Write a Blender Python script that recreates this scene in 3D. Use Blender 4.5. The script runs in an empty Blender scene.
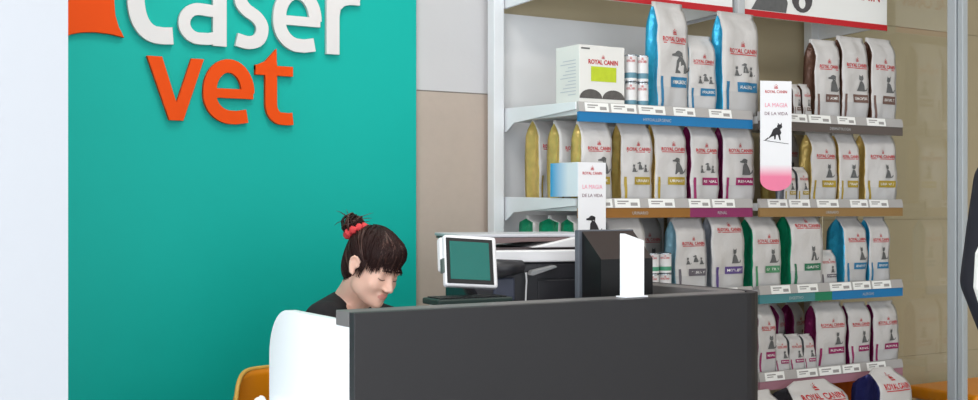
import bpy, bmesh, math, random
from mathutils import Vector, Matrix, noise, Quaternion
SC = bpy.context.scene
COL = SC.collection
PI = math.pi
random.seed(7)

# ------------------------------------------------------------------ camera geometry
CAMZ = 1.35
FPX = 1200.0
FX, FY = math.cos(math.radians(58.5)), math.sin(math.radians(58.5))
def ray(u):
    k = (u-489.0)/FPX
    return FX+k*FY, FY-k*FX
def x_on(u, y):                       # world x of picture column u on the plane y = const
    rx, ry = ray(u); return y*rx/ry
def z_at(v, x, y):                    # height of picture row v at a place
    return CAMZ-(v-206.0)/FPX*(FX*x+FY*y)

# ------------------------------------------------------------------ materials
MATS = {}
def mat(name, rgb, rough=.5, metal=0, bump=0, bscale=40, var=0, vscale=8, spec=.5, emit=None, trans=0, coat=0, sss=0, stretch=None):
    if name in MATS: return MATS[name]
    m = bpy.data.materials.new(name); m.use_nodes = True
    nt = m.node_tree; b = nt.nodes['Principled BSDF']
    lin = [((c/255)/12.92 if c/255 <= .04045 else ((c/255+.055)/1.055)**2.4) for c in rgb]
    b.inputs['Base Color'].default_value = (*lin, 1)
    b.inputs['Roughness'].default_value = rough
    b.inputs['Metallic'].default_value = metal
    b.inputs['Specular IOR Level'].default_value = spec
    b.inputs['Transmission Weight'].default_value = trans
    b.inputs['Coat Weight'].default_value = coat
    if sss:
        b.inputs['Subsurface Weight'].default_value = sss
        b.inputs['Subsurface Radius'].default_value = (.012, .005, .003)
        b.inputs['Subsurface Scale'].default_value = 1.0
    tc = nt.nodes.new('ShaderNodeTexCoord')
    src = tc.outputs['Object']
    if stretch:
        mp = nt.nodes.new('ShaderNodeMapping'); mp.inputs['Scale'].default_value = stretch
        nt.links.new(src, mp.inputs['Vector']); src = mp.outputs['Vector']
    if var:
        n = nt.nodes.new('ShaderNodeTexNoise'); n.inputs['Scale'].default_value = vscale; n.inputs['Detail'].default_value = 4
        nt.links.new(src, n.inputs['Vector'])
        mx = nt.nodes.new('ShaderNodeMix'); mx.data_type = 'RGBA'
        mx.inputs['A'].default_value = (*[c*(1-var) for c in lin], 1)
        mx.inputs['B'].default_value = (*[min(1, c*(1+var)) for c in lin], 1)
        nt.links.new(n.outputs['Fac'], mx.inputs['Factor'])
        nt.links.new(mx.outputs['Result'], b.inputs['Base Color'])
    if bump:
        n2 = nt.nodes.new('ShaderNodeTexNoise'); n2.inputs['Scale'].default_value = bscale; n2.inputs['Detail'].default_value = 3
        nt.links.new(src, n2.inputs['Vector'])
        bp = nt.nodes.new('ShaderNodeBump'); bp.inputs['Strength'].default_value = bump; bp.inputs['Distance'].default_value = .01
        nt.links.new(n2.outputs['Fac'], bp.inputs['Height']); nt.links.new(bp.outputs['Normal'], b.inputs['Normal'])
    MATS[name] = m
    return m

M_WHITE = mat('white_metal', (236, 238, 242), .45, var=.02)
M_GREYRAIL = mat('grey_rail', (176, 172, 170), .4, var=.04)
M_PAPER = mat('white_paper', (244, 243, 240), .7, var=.02)
M_INKR = mat('red_ink', (196, 22, 34), .6, var=.03)
M_INKP = mat('pink_ink', (243, 150, 175), .6, var=.03)
M_INKD = mat('dark_ink', (40, 38, 42), .6, var=.05)
M_INKG = mat('grey_ink', (98, 98, 98), .6, var=.25, vscale=60)
M_INKW = mat('white_ink', (238, 236, 232), .6, var=.02)
M_BAG = mat('white_bag_film', (206, 202, 200), .36, var=.06, vscale=14, bump=.45, bscale=16)
M_BAGLO = mat('grey_bag_print', (196, 194, 194), .4, var=.04)
FOIL = {
 'blue': mat('blue_foil', (52, 172, 214), .3, .35, bump=1.0, bscale=20, var=.25, vscale=25),
 'lightblue': mat('pale_blue_foil', (150, 196, 214), .3, .3, bump=1.0, bscale=20, var=.2, vscale=25),
 'gold': mat('gold_foil', (216, 186, 108), .3, .35, bump=1.0, bscale=20, var=.3, vscale=25),
 'maroon': mat('maroon_foil', (126, 18, 84), .32, .3, bump=1.0, bscale=20, var=.3, vscale=25),
 'green': mat('green_foil', (20, 150, 108), .3, .35, bump=1.0, bscale=20, var=.3, vscale=25),
 'purple': mat('purple_foil', (74, 54, 128), .3, .3, bump=1.0, bscale=20, var=.25, vscale=25),
 'brown': mat('brown_foil', (98, 66, 52), .32, .3, bump=1.0, bscale=20, var=.25, vscale=25),
 'grey': mat('grey_foil', (150, 152, 160), .3, .4, bump=1.0, bscale=20, var=.2, vscale=25),
 'navy': mat('navy_foil', (44, 46, 104), .3, .3, bump=1.0, bscale=20, var=.3, vscale=25),
 'pink': mat('pink_foil', (232, 150, 160), .35, .15, bump=.5, bscale=30, var=.15, vscale=25),
 'dark': mat('charcoal_foil', (52, 50, 56), .35, .2, bump=.5, bscale=30, var=.25, vscale=25),
}
BAND = {
 'blue': mat('blue_print', (38, 116, 158), .5, var=.05), 'gold': mat('gold_print', (172, 146, 46), .5, var=.05),
 'maroon': mat('maroon_print', (148, 28, 92), .5, var=.05), 'green': mat('green_print', (76, 142, 100), .5, var=.05),
 'purple': mat('purple_print', (92, 70, 132), .5, var=.05), 'brown': mat('brown_print', (112, 84, 76), .5, var=.05),
 'grey': mat('grey_print', (104, 98, 106), .5, var=.05), 'darkgreen': mat('dark_green_print', (36, 112, 78), .5, var=.05),
}
# ------------------------------------------------------------------ object helpers
def tag(o, label=None, cat=None, group=None, kind=None):
    if label: o['label'] = label
    if cat: o['category'] = cat
    if group: o['group'] = group
    if kind: o['kind'] = kind
    return o
def empty(name, loc, label, cat, group=None, rz=0):
    o = bpy.data.objects.new(name, None); COL.objects.link(o)
    o.empty_display_size = .05
    o.location = loc; o.rotation_euler = (0, 0, rz)
    return tag(o, label, cat, group)

class MB:
    """collects faces and links them as one mesh object"""
    def __init__(s): s.v = []; s.f = []; s.m = []
    def add(s, vs, fs, mi=0, mtx=None):
        k = len(s.v)
        s.v += [(mtx @ Vector(p)) if mtx else Vector(p) for p in vs]
        for i, f in enumerate(fs):
            s.f.append([k+j for j in f]); s.m.append(mi[i] if isinstance(mi, list) else mi)
        return s
    def box(s, x0, x1, y0, y1, z0, z1, mi=0, mtx=None):
        vs = [(x0,y0,z0),(x1,y0,z0),(x1,y1,z0),(x0,y1,z0),(x0,y0,z1),(x1,y0,z1),(x1,y1,z1),(x0,y1,z1)]
        return s.add(vs, [(0,3,2,1),(4,5,6,7),(0,1,5,4),(1,2,6,5),(2,3,7,6),(3,0,4,7)], mi, mtx)
    def prism(s, pts, a, b, axis='y', mi=0, mtx=None):
        """2D polygon extruded from a to b along an axis; pts are (x,z) for y, (y,z) for x, (x,y) for z"""
        def P(p, t):
            return {'y': (p[0], t, p[1]), 'x': (t, p[0], p[1]), 'z': (p[0], p[1], t)}[axis]
        n = len(pts)
        vs = [P(p, a) for p in pts]+[P(p, b) for p in pts]
        fs = [list(range(n))[::-1], [n+i for i in range(n)]]
        fs += [(i, (i+1) % n, n+(i+1) % n, n+i) for i in range(n)]
        return s.add(vs, fs, mi, mtx)
    def ribbon(s, pts, w, y0, y1, mi=0):
        """stroke of width w along 2D centre points in (x,z), thickness y0..y1"""
        n = len(pts); L = []; R = []
        for i in range(n):
            a = Vector(pts[max(0, i-1)]); b = Vector(pts[min(n-1, i+1)])
            d = (b-a).normalized(); nn = Vector((-d.y, d.x))
            wi = w[i] if isinstance(w, list) else w
            p = Vector(pts[i]); L.append(p+nn*wi/2); R.append(p-nn*wi/2)
        vs = []
        for y in (y0, y1):
            vs += [(p.x, y, p.y) for p in L]+[(p.x, y, p.y) for p in R]
        fs = []
        for i in range(n-1):
            fs.append((i, n+i, n+i+1, i+1)); fs.append((2*n+i, 2*n+i+1, 3*n+i+1, 3*n+i))
            fs.append((i, i+1, 2*n+i+1, 2*n+i)); fs.append((n+i, 3*n+i, 3*n+i+1, n+i+1))
        fs.append((0, 2*n, 3*n, n)); fs.append((n-1, 2*n-1, 4*n-1, 3*n-1))
        return s.add(vs, fs, mi)
    def tube(s, pts, rad, mi=0, seg=8, cap=True):
        pts = [Vector(p) for p in pts]; n = len(pts); vs = []; up = None
        for i in range(n):
            d = (pts[min(n-1, i+1)]-pts[max(0, i-1)])
            d = d.normalized() if d.length > 1e-9 else Vector((0, 0, 1))
            if up is None:
                up = Vector((0, 0, 1)) if abs(d.z) < .9 else Vector((1, 0, 0))
            a = d.cross(up)
            if a.length < 1e-6: a = d.cross(Vector((1, 0, .3)))
            a.normalize(); b = a.cross(d).normalized(); up = b
            r = rad[i] if isinstance(rad, (list, tuple)) else rad
            for k in range(seg):
                t = 2*PI*k/seg
                vs.append(pts[i]+a*math.cos(t)*r+b*math.sin(t)*r)
        fs = [(i*seg+k, i*seg+(k+1) % seg, (i+1)*seg+(k+1) % seg, (i+1)*seg+k) for i in range(n-1) for k in range(seg)]
        if cap: fs += [list(range(seg))[::-1], [(n-1)*seg+k for k in range(seg)]]
        return s.add(vs, fs, mi)
    def lathe(s, prof, cx=0, cy=0, seg=20, mi=0, mtx=None):
        vs = []; n = len(prof)
        for r, z in prof:
            for k in range(seg):
                t = 2*PI*k/seg; vs.append((cx+r*math.cos(t), cy+r*math.sin(t), z))
        fs = []; ms = []
        for i in range(n-1):
            for k in range(seg):
                fs.append((i*seg+k, i*seg+(k+1) % seg, (i+1)*seg+(k+1) % seg, (i+1)*seg+k))
                ms.append(mi[i] if isinstance(mi, list) else mi)
        fs += [list(range(seg))[::-1], [(n-1)*seg+k for k in range(seg)]]
        e = mi[-1] if isinstance(mi, list) else mi
        ms += [e, e]
        return s.add(vs, fs, ms, mtx)
    def ball(s, c, r, mi=0, seg=14, rings=9, mtx=None):
        r = r if isinstance(r, (tuple, list)) else (r, r, r)
        vs = [(c[0], c[1], c[2]-r[2])]
        for i in range(1, rings):
            p = PI*i/rings-PI/2
            for k in range(seg):
                t = 2*PI*k/seg
                vs.append((c[0]+r[0]*math.cos(p)*math.cos(t), c[1]+r[1]*math.cos(p)*math.sin(t), c[2]+r[2]*math.sin(p)))
        vs.append((c[0], c[1], c[2]+r[2])); last = len(vs)-1
        fs = [(0, 1+(k+1) % seg, 1+k) for k in range(seg)]
        for i in range(rings-2):
            a = 1+i*seg; b = a+seg
            fs += [(a+k, a+(k+1) % seg, b+(k+1) % seg, b+k) for k in range(seg)]
        a = 1+(rings-2)*seg
        fs += [(a+k, a+(k+1) % seg, last) for k in range(seg)]
        return s.add(vs, fs, mi, mtx)
    def mesh(s, name, mats, smooth=False):
        me = bpy.data.meshes.new(name)
        me.from_pydata([tuple(p) for p in s.v], [], s.f)
        for m in (mats if isinstance(mats, (list, tuple)) else [mats]): me.materials.append(m)
        me.polygons.foreach_set('material_index', s.m)
        if smooth: me.polygons.foreach_set('use_smooth', [True]*len(me.polygons))
        me.update()
        return me
    def build(s, name, mats, parent=None, smooth=False, bevel=0, seg=2, angle=None):
        me = s.mesh(name, mats, smooth)
        o = bpy.data.objects.new(name, me); COL.objects.link(o)
        bm = bmesh.new(); bm.from_mesh(me); bmesh.ops.recalc_face_normals(bm, faces=bm.faces); bm.to_mesh(me); bm.free()
        if parent: o.parent = parent
        if bevel:
            b = o.modifiers.new('bevel', 'BEVEL'); b.width = bevel; b.segments = seg; b.limit_method = 'ANGLE'; b.angle_limit = math.radians(40)
        return o
def link_mesh(name, me, parent):
    o = bpy.data.objects.new(name, me); COL.objects.link(o); o.parent = parent
    return o
_text = {}
def text_geo(body, bold=0.0):
    """flat lettering: list of 2D points and faces, height of capitals = 1, centred on x"""
    key = (body, bold)
    if key in _text: return _text[key]
    cu = bpy.data.curves.new('t', 'FONT'); cu.body = body; cu.size = 1; cu.resolution_u = 2; cu.offset = bold
    cu.align_x = 'CENTER'
    o = bpy.data.objects.new('t', cu); COL.objects.link(o)
    dg = bpy.context.evaluated_depsgraph_get(); dg.update()
    me = bpy.data.meshes.new_from_object(o.evaluated_get(dg))
    k = 1/.73
    vs = [(v.co.x*k, v.co.y*k) for v in me.vertices]; fs = [list(p.vertices) for p in me.polygons]
    bpy.data.objects.remove(o); bpy.data.meshes.remove(me); bpy.data.curves.remove(cu)
    w = max(p[0] for p in vs)-min(p[0] for p in vs)
    _text[key] = (vs, fs, w)
    return _text[key]
def put_text(mb, body, cx, cz, h, fn, mi=0, width=None, bold=.0):
    vs, fs, w = text_geo(body, bold)
    sx = h if width is None else width/w
    mb.add([fn(cx+x*sx, cz+y*h) for x, y in vs], fs, mi)
def circ(cx, cz, rx, rz, n=12, a0=0, a1=2*PI):
    return [(cx+rx*math.cos(a0+(a1-a0)*i/n), cz+rz*math.sin(a0+(a1-a0)*i/n)) for i in range(n+(0 if abs(a1-a0-2*PI) < 1e-6 else 1))]
CAT = [[(-.30,0),(.34,0),(.36,.12),(.26,.35),(.18,.52),(.04,.62),(-.10,.60),(-.14,.40),(-.20,.20)],
       circ(0,.78,.17,.15,12), [(-.16,.82),(-.13,1.02),(-.02,.90)], [(.16,.82),(.13,1.02),(.02,.90)],
       [(.34,0),(.55,.05),(.62,.22),(.56,.22),(.48,.10),(.3,.10)]]
DOG = [[(-.22,0),(.40,0),(.46,.20),(.34,.46),(.16,.70),(-.02,.74),(-.14,.56),(-.16,.30)],
       circ(-.04,.86,.18,.14,12), [(-.18,.90),(-.40,.84),(-.40,.76),(-.16,.74)], [(.06,.98),(.20,.92),(.18,.68),(.08,.76)],
       [(.40,0),(.62,.14),(.66,.30),(.60,.30),(.52,.16),(.36,.12)]]
CROWN = [[(-.5,0),(.5,0),(.5,.16),(-.5,.16)], [(-.5,.22),(-.34,.62),(-.22,.3)], [(-.22,.26),(0,.86),(.22,.26)], [(.22,.3),(.34,.62),(.5,.22)],
         circ(-.36,.74,.09,.09,8), circ(0,.98,.1,.1,8), circ(.36,.74,.09,.09,8)]
def put_shape(mb, polys, cx, cz, k, fn, mi=0, kx=1):
    for p in polys:
        mb.add([fn(cx+x*k*kx, cz+z*k) for x, z in p], [list(range(len(p)))], mi)

# ------------------------------------------------------------------ the room
WY = 4.12
def struct(name, mb, mats, bevel=0):
    o = mb.build(name, mats, bevel=bevel); tag(o, kind='structure'); return o
struct('floor', MB().box(-4, 9, -4, 4.5, -.1, 0), mat('floor_tile', (176, 170, 160), .35, var=.08, vscale=3))
struct('ceiling', MB().box(-4, 9, -4, 4.5, 3.1, 3.2), mat('ceiling_paint', (238, 238, 236), .8, var=.02))
M_WALLU = mat('grey_white_paint', (206, 204, 206), .7, var=.02, vscale=3, bump=.05)
M_TILE = mat('beige_wall_tile', (190, 174, 162), .5, var=.05, vscale=30, bump=.05)
M_TILER = mat('olive_beige_wall', (196, 181, 150), .5, var=.06, vscale=2.5)
w = MB().box(-4, 2.545, WY, WY+.2, 0, 1.797, 1).box(-4, 2.545, WY, WY+.2, 1.802, 3.1, 0).box(-4, 2.545, WY+.004, WY+.2, 1.79, 1.805, 2)
struct('wall_back', w, [M_WALLU, M_TILE, mat('tile_joint', (150, 142, 134), .8, var=.05)])
w = MB()
for z0, z1 in ((0, .58), (.583, 1.28), (1.283, 2.26), (2.264, 3.1)): w.box(2.545, 9, WY, WY+.2, z0, z1, 0)
w.box(2.545, 9, WY+.004, WY+.2, .01, 3.09, 1)
struct('wall_back_right', w, [M_TILER, mat('olive_joint', (172, 158, 130), .8, var=.05)])
struct('wall_right', MB().box(8.8, 9, -4, WY, 0, 3.1), M_TILER)
struct('wall_left', MB().box(-1.6, .6255, 2.9, WY-.001, 0, 3.1), mat('bluish_white_paint', (194, 198, 206), .6, var=.012, vscale=2, bump=.03))
struct('baseboard_back', MB().box(.63, 8.8, WY-.015, WY-.0005, 0, .08), mat('grey_baseboard', (150, 146, 142), .5, var=.03))

# ------------------------------------------------------------------ teal panel and its raised lettering
PY = 4.095
panel = MB().box(.66, x_on(416.5, PY), PY, WY-.002, .085, 3.0).build('wall_panel', mat('teal_laminate', (0, 178, 166), .55, spec=.25, var=.05, vscale=1.6), bevel=.002)
tag(panel, 'tall glossy teal wall panel behind the reception desk', 'wall panel')
M_LW = mat('white_letter', (226, 222, 222), .4, var=.02)
M_LO = mat('orange_letter', (236, 78, 0), .6, spec=.2, var=.02)
LY0, LY1 = PY-.018, PY-.002
def smooth_path(cp, n=8):
    out = []
    P = [Vector(cp[0])]+[Vector(c) for c in cp]+[Vector(cp[-1])]
    for i in range(1, len(P)-2):
        for k in range(n):
            t = k/n; a, b, c, d = P[i-1], P[i], P[i+1], P[i+2]
            out.append(.5*((2*b)+(c-a)*t+(2*a-5*b+4*c-d)*t*t+(3*b-a-3*c+d)*t**3))
    out.append(P[-2]); return out
def arc(cx, cy, rx, ry, a0, a1, n=16):
    return [(cx+rx*math.cos(math.radians(a0+(a1-a0)*i/n)), cy+ry*math.sin(math.radians(a0+(a1-a0)*i/n))) for i in range(n+1)]
# each glyph: list of strokes in units of x-height; ('r', points, width) or ('p', polygon)
W = .215
GL = {
 'v': [('p', [(0,1),(.235,1),(.455,.30),(.47,.30),(.70,1),(.90,1),(.57,0),(.35,0)])],
 'e': [('r', [(.12,.47),(.845,.47)], .15), ('r', arc(.43,.5,.325,.40,-2,180,20)+arc(.47,.44,.365,.345,182,262,12)+[(.56,.095),(.74,.125)], W)],
 't': [('r', [(.30,1.04),(.30,.42)]+arc(.50,.34,.20,.245,180,262,8)+[(.62,.09),(.72,.10)], W), ('r', [(.0,.90),(.72,.90)], .17), ('p', [(.0,.97),(.19,1.05),(.4025,1.27),(.4025,.9),(.0,.9)])],
 'C': [('r', [(.74,1.30),(.60,1.31)]+[(.56+.46*-abs(math.cos(math.radians(a)))**.8, .70+.61*math.copysign(abs(math.sin(math.radians(a)))**.8, math.sin(math.radians(a)))) for a in range(98, 263, 6)]+[(.60,.09),(.76,.10)], .27)],
 'a': [('r', [(.10,.88),(.30,.915)]+arc(.42,.66,.255,.25,88,2,10)+[(.675,.5),(.675,.0)], W), ('r', [(.66,.50),(.45,.515)]+arc(.345,.305,.245,.215,88,270,18)+[(.5,.095),(.66,.13)], .18)],
 's': [('r', smooth_path([(.62,.88),(.44,.915),(.22,.86),(.14,.71),(.24,.58),(.45,.47),(.56,.33),(.50,.15),(.30,.085),(.06,.12)], 6), W)],
 'r': [('r', [(.13,0),(.13,1.0)], W), ('r', [(.13,.60),(.16,.75),(.27,.86),(.42,.90),(.58,.90)], W)],
}
def glyph(ch, u0, u1, zb, xh, material, label, grp=None):
    g = GL[ch]; xs = []
    for st in g:
        for p in st[1]: xs += [p[0]]
    pad = 0 if ch == 'v' else .10
    gx0, gx1 = min(xs)-pad*(ch in 'Ceasr'), max(xs)
    if ch == 's': gx1 += .09
    if ch == 'a': gx1 += .10
    if ch == 'e': gx1 = .857
    X0, X1 = x_on(u0, LY0), x_on(u1, LY0)
    kx = (X1-X0)/(gx1-gx0)
    mb = MB()
    def T(p): return (X0+(p[0]-gx0)*kx, zb+p[1]*xh)
    for q, st in enumerate(g):
        off = .0004*q
        if st[0] == 'p': mb.prism([T(p) for p in st[1]], LY0-off, LY1, 'y')
        else: mb.ribbon([T(p) for p in st[1]], st[2]*(kx+xh)/2, LY0-off, LY1)
    o = mb.build('sign_letter', material)
    tag(o, label, 'sign letter', grp)
    # origin at the letter's foot
    c = Vector((X0, LY1, zb))
    for v in o.data.vertices: v.co -= c
    o.location = c
    return o
BZ = 1.910
glyph('C', 130, 173, BZ, .2385, M_LW, 'raised white capital letter C, first of the white word on the teal panel', 'white sign letters')
glyph('a', 178, 226, BZ, .2385, M_LW, 'raised white letter a on the teal panel, between the C and the s', 'white sign letters')
glyph('s', 231.5, 270, BZ, .2385, M_LW, 'raised white letter s on the teal panel', 'white sign letters')
glyph('e', 274, 321, BZ, .2385, M_LW, 'raised white letter e on the teal panel, between s and r', 'white sign letters')
glyph('r', 327, 360, BZ, .2385, M_LW, 'raised white letter r ending the white word on the teal panel', 'white sign letters')
VZ = 1.6445
glyph('v', 147, 204, VZ, .216, M_LO, 'raised orange letter v on the teal panel', 'orange sign letters')
glyph('e', 204, 254, VZ-.004, .225, M_LO, 'raised orange letter e on the teal panel', 'orange sign letters')
glyph('t', 255.5, 293, VZ, .213, M_LO, 'raised orange letter t on the teal panel', 'orange sign letters')
# orange emblem cut off by the picture's top
def S(u, v):
    x = x_on(u, LY0); return (x, z_at(v, x, LY0))
emb = [S(56, 44)]+[S(*p) for p in ((64,37.5),(72,34),(82,32.4),(95,32.2),(110,34),(124.5,37.6),(119,27),(115.5,15),(114.5,2),(114.5,-14),(116,-30),(104,-33),(92,-30),(80,-20),(72,-6),(67,4),(56,20))]
mb = MB().prism(emb, LY0, LY1, 'y'); o = mb.build('sign_emblem', M_LO, bevel=.002); tag(o, 'raised orange pointed emblem at the top left of the teal panel', 'sign emblem')

# ------------------------------------------------------------------ shelving
XA, XB, XC = x_on(578, 3.56), x_on(757, 3.56), x_on(903, 3.56)
ZT = [1.696, 1.343, .991, .639]        # top of the coloured strip of each level
LIPY = 3.56
M_IN = mat('shelf_steel', (214, 214, 216), .5, var=.03)
M_STRIP = {'blue': mat('blue_strip', (20, 118, 176), .4, var=.05), 'grey': mat('taupe_strip', (92, 82, 78), .4, var=.05),
  'ochre': mat('ochre_strip', (150, 100, 38), .4, var=.05), 'plum': mat('plum_strip', (140, 44, 96), .4, var=.05), 'teal': mat('grey_teal_strip', (70, 134, 140), .4, var=.05),
  'green': mat('green_strip', (24, 126, 90), .4, var=.05), 'mauve': mat('mauve_strip', (170, 120, 134), .4, var=.05), 'brown': mat('brown_strip', (150, 116, 70), .4, var=.05)}
def shelf_unit(x0, x1, label, strips, brackets, back):
    t = empty('shelving_unit', ((x0+x1)/2, 3.8, 0), label, 'shelves', 'gondola shelving units')
    ox = (x0+x1)/2; y = lambda a: a-3.8; X = lambda a: a-ox
    for px in (x0-(.036 if label.startswith('left') else .008), x1-.03):
        if px > x1-.1 and label.startswith('left'): continue
        MB().box(X(px)-.024, X(px)+.024, y(4.045), y(4.095), 0, 2.75).build('post', M_WHITE, t, bevel=.003)
    if back:
        MB().box(X(x0)+.015, X(x1)-.015, y(4.097), y(4.104), .15, 2.127).build('back_panel', mat('pale_back_panel', (236, 236, 238), .5, var=.02), t)
    base = MB().box(X(x0)+.005, X(x1)-.006, y(3.37), y(4.04), .13, .15).box(X(x0)+.02, X(x1)-.02, y(3.39), y(3.41), 0, .13)
    base.build('base_shelf', M_IN, t, bevel=.003)
    for i, zt in enumerate(ZT):
        MB().box(X(x0)+.006, X(x1)-.006, y(LIPY)+.014, y(4.04), zt-.012, zt+.018).build('shelf_board', M_IN, t, bevel=.002)
        # price rail
        r = MB().prism([(y(LIPY)-.004, zt), (y(LIPY)+.012, zt-.002), (y(LIPY)+.012, zt+.036), (y(LIPY)+.004, zt+.036)], X(x0)+.002, X(x1)-.002, 'x')
        r.build('price_rail', M_GREYRAIL, t)
        # coloured strip
        segs, words = strips[i]
        sm = MB(); names = []
        for a, b, c in segs:
            if c not in names: names.append(c)
            sm.box(X(x_on(a, LIPY)) if a else X(x0)+.003, X(x_on(b, LIPY)) if b else X(x1)-.003, y(LIPY)-.001, y(LIPY)+.010, zt-.037, zt-.0005, names.index(c))
        st = sm.build('category_strip', [M_STRIP[c] for c in names], t)
        if words:
            for uc, wd in words:
                wm = MB()
                put_text(wm, wd, X(x_on(uc, LIPY)), zt-.025, .012, lambda a, b: (a, y(LIPY)-.0022, b), 0)
                wm.build('strip_lettering', mat('pale_strip_ink', (186, 188, 190), .6, var=.02), st)
        # price tags
        px = x0+.03+(i*.017) % .05; k = 0
        while px < x1-.13:
            wd = .108+.02*((k*7+i*3) % 3)/2
            if (k+i) % 6 == 4: px += .06
            tm = MB(); z0 = zt+.001
            def fy(a, b, d=0): return y(LIPY)-.0045+(b-zt)*.21-.0012-d
            tm.add([(X(px), fy(0, z0), z0), (X(px+wd), fy(0, z0), z0), (X(px+wd), fy(0, zt+.034), zt+.034), (X(px), fy(0, zt+.034), zt+.034),
                    (X(px), fy(0, z0)+.001, z0), (X(px+wd), fy(0, z0)+.001, z0), (X(px+wd), fy(0, zt+.034)+.001, zt+.034), (X(px), fy(0, zt+.034)+.001, zt+.034)],
                   [(0,1,2,3),(4,7,6,5),(0,4,5,1),(1,5,6,2),(2,6,7,3),(3,7,4,0)], 0)
            for (a0, a1, b0, b1) in ((.1, .55, .022, .027), (.1, .42, .014, .018), (.62, .9, .008, .02)):
                tm.add([(X(px+wd*a), fy(0, zt+b, .0006), zt+b) for a, b in ((a0, b0), (a1, b0), (a1, b1), (a0, b1))], [(0,1,2,3)], 1)
            tm.build('price_tag', [M_PAPER, mat('faint_ink', (158, 154, 152), .6, var=.05)], t)
            px += wd+.012+.03*((k*5+i) % 4 == 2); k += 1
        # tapered side brackets
        for bx in brackets:
            zb = zt+.036 if bx == XA else zt+.0085
            poly = [(y(4.06), zb+.008), (y(LIPY)+.012, zb-.001), (y(LIPY)+.012, zt+.008), (y(3.99), zt-.018), (y(4.045), zt-.050), (y(4.06), zt-.052)]
            MB().prism(poly, X(bx)-.003, X(bx)+.003, 'x').build('shelf_bracket', M_WHITE, t, bevel=.001)
    # canopy arms carrying the header board
    for bx in brackets:
        MB().prism([(y(4.06), 2.138), (y(3.715), 2.150), (y(3.715), 2.5), (y(4.06), 2.56)], X(bx)-.006, X(bx)+.006, 'x').build('canopy_arm', M_WHITE, t, bevel=.001)
    return t
sh1 = [([(None, None, 'blue')], [(657, 'HYPOALLERGENIC')]), ([(None, 690, 'ochre'), (690, None, 'plum')], [(640, 'URINARIO'), (722, 'RENAL')]),
       ([(None, None, 'teal')], []), ([(None, None, 'mauve')], [])]
sh2 = [([(None, None, 'grey')], [(840, 'DERMATOLOGIA')]), ([(None, None, 'brown')], [(832, 'URINARIO')]),
       ([(None, 815, 'teal'), (815, 832, 'green'), (832, None, 'blue')], [(796, 'DIGESTIVO'), (868, 'ALERGIAS')]), ([(None, None, 'mauve')], [])]
shelf_unit(XA, XB-.022, 'left bay of white shelving with pale back panel, blue strip under its top shelf', sh1, (XA, XB-.03), True)
shelf_unit(XB+.012, XC, 'right bay of shelving with dark taupe strip under its top shelf', sh2, (XB+.026, XC-.004), False)
# header boards
def header(u0, u1, label, cat_x, words):
    y0 = 3.69; x0 = u0; x1 = u1; zb = 2.142
    t = empty('header_board', ((x0+x1)/2, y0, zb), label, 'sign', 'header boards above the shelves')
    ox = (x0+x1)/2
    MB().box(x0-ox, x1-ox, 0, .012, 0, .34).build('board', M_PAPER, t, bevel=.001)
    MB().box(x0-ox, x1-ox, -.0015, -.0002, .0, .026).build('red_stripe', M_INKR, t)
    mb = MB()
    for uc, wd, width, hh, zz in words:
        put_text(mb, wd, x_on(uc, y0)-ox, zz-zb, hh, lambda a, b: (a, -.0018, b), 0, width, .012)
    mb.build('brand_lettering', M_INKR, t)
    if cat_x:
        pm = MB()
        xo = x_on(cat_x, y0)-ox
        f = lambda a, b: (a, -.0016, b)
        pm.add([f(xo+a, b) for a, b in [(-.16,.028),(-.13,.07),(-.08,.115),(-.02,.14),(.03,.12),(.05,.07),(.04,.028)]], [list(range(7))], 0)
        pm.add([f(*p) for p in circ(xo+.135, .095, .062, .058, 18)], [list(range(18))], 1)
        pm.add([f(xo+a, b) for a, b in ((.08,.13),(.09,.20),(.13,.15))], [(0,1,2)], 1)
        pm.add([f(xo+a, b) for a, b in ((.19,.13),(.19,.20),(.14,.15))], [(0,1,2)], 1)
        pm.add([(p[0], -.0020, p[1]) for p in circ(xo+.135, .078, .02, .024, 12)], [list(range(12))], 2)
        pm.build('cat_picture', [M_INKG, mat('charcoal_ink', (84, 80, 82), .6, var=.3, vscale=60), M_PAPER], t)
    return t
header(XA+.006, x_on(732.5, 3.69), 'white header board with red bottom stripe over the left bay', None, [(640, 'ROYAL CANIN', .46, .06, 2.24)])
header(x_on(744, 3.69), x_on(887, 3.69), 'white header board with red stripe and grey cat over the right bay', 779, [(847, 'ROYAL CANIN', .42, .058, 2.268)])
MB().box(x_on(735.5, 3.69), x_on(742, 3.69), 3.672, 3.715, 2.04, 2.75).build('header_clamp', mat('grey_upright', (196, 198, 200), .45, var=.03), bevel=.003)
tag(bpy.data.objects['header_clamp'], 'pale grey upright between the two header boards', 'upright')

# ------------------------------------------------------------------ pet food bags
_bagmesh = {}
def bag_surf(w, d, h, seed, ts=.77, rnd_=0):
    def D(t):
        if t < .04: return d/2*(.86+.14*t/.04)
        if t < ts: return d/2*(1+.06*math.sin(PI*(t-.04)/(ts-.04)))
        if t < .955: k = (t-ts)/(.955-ts); return d/2*(1-k**1.5)+.003*k
        return .003
    def Wd(t):
        q = 1 if t < .88 else 1-rnd_*((t-.88)/.12)**2
        return q*w/2*(.965+.035*math.sin(PI*min(1, t/.8)) if t < .8 else .965+.01*(t-.8)/.2)
    def front(px, pz):
        t = min(1, max(0, pz/h)); s = max(-1, min(1, px/(w/2)))
        y = -D(t)*(1-.10*s*s*(t < .9))
        a = min(1, (1-t)/.06)*min(1, t/.05)
        y += a*.0085*noise.noise(Vector((px*22+seed, pz*13, seed*1.7)))+a*.0032*noise.noise(Vector((px*60, pz*40+seed, 3)))
        return y
    return D, Wd, front
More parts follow.
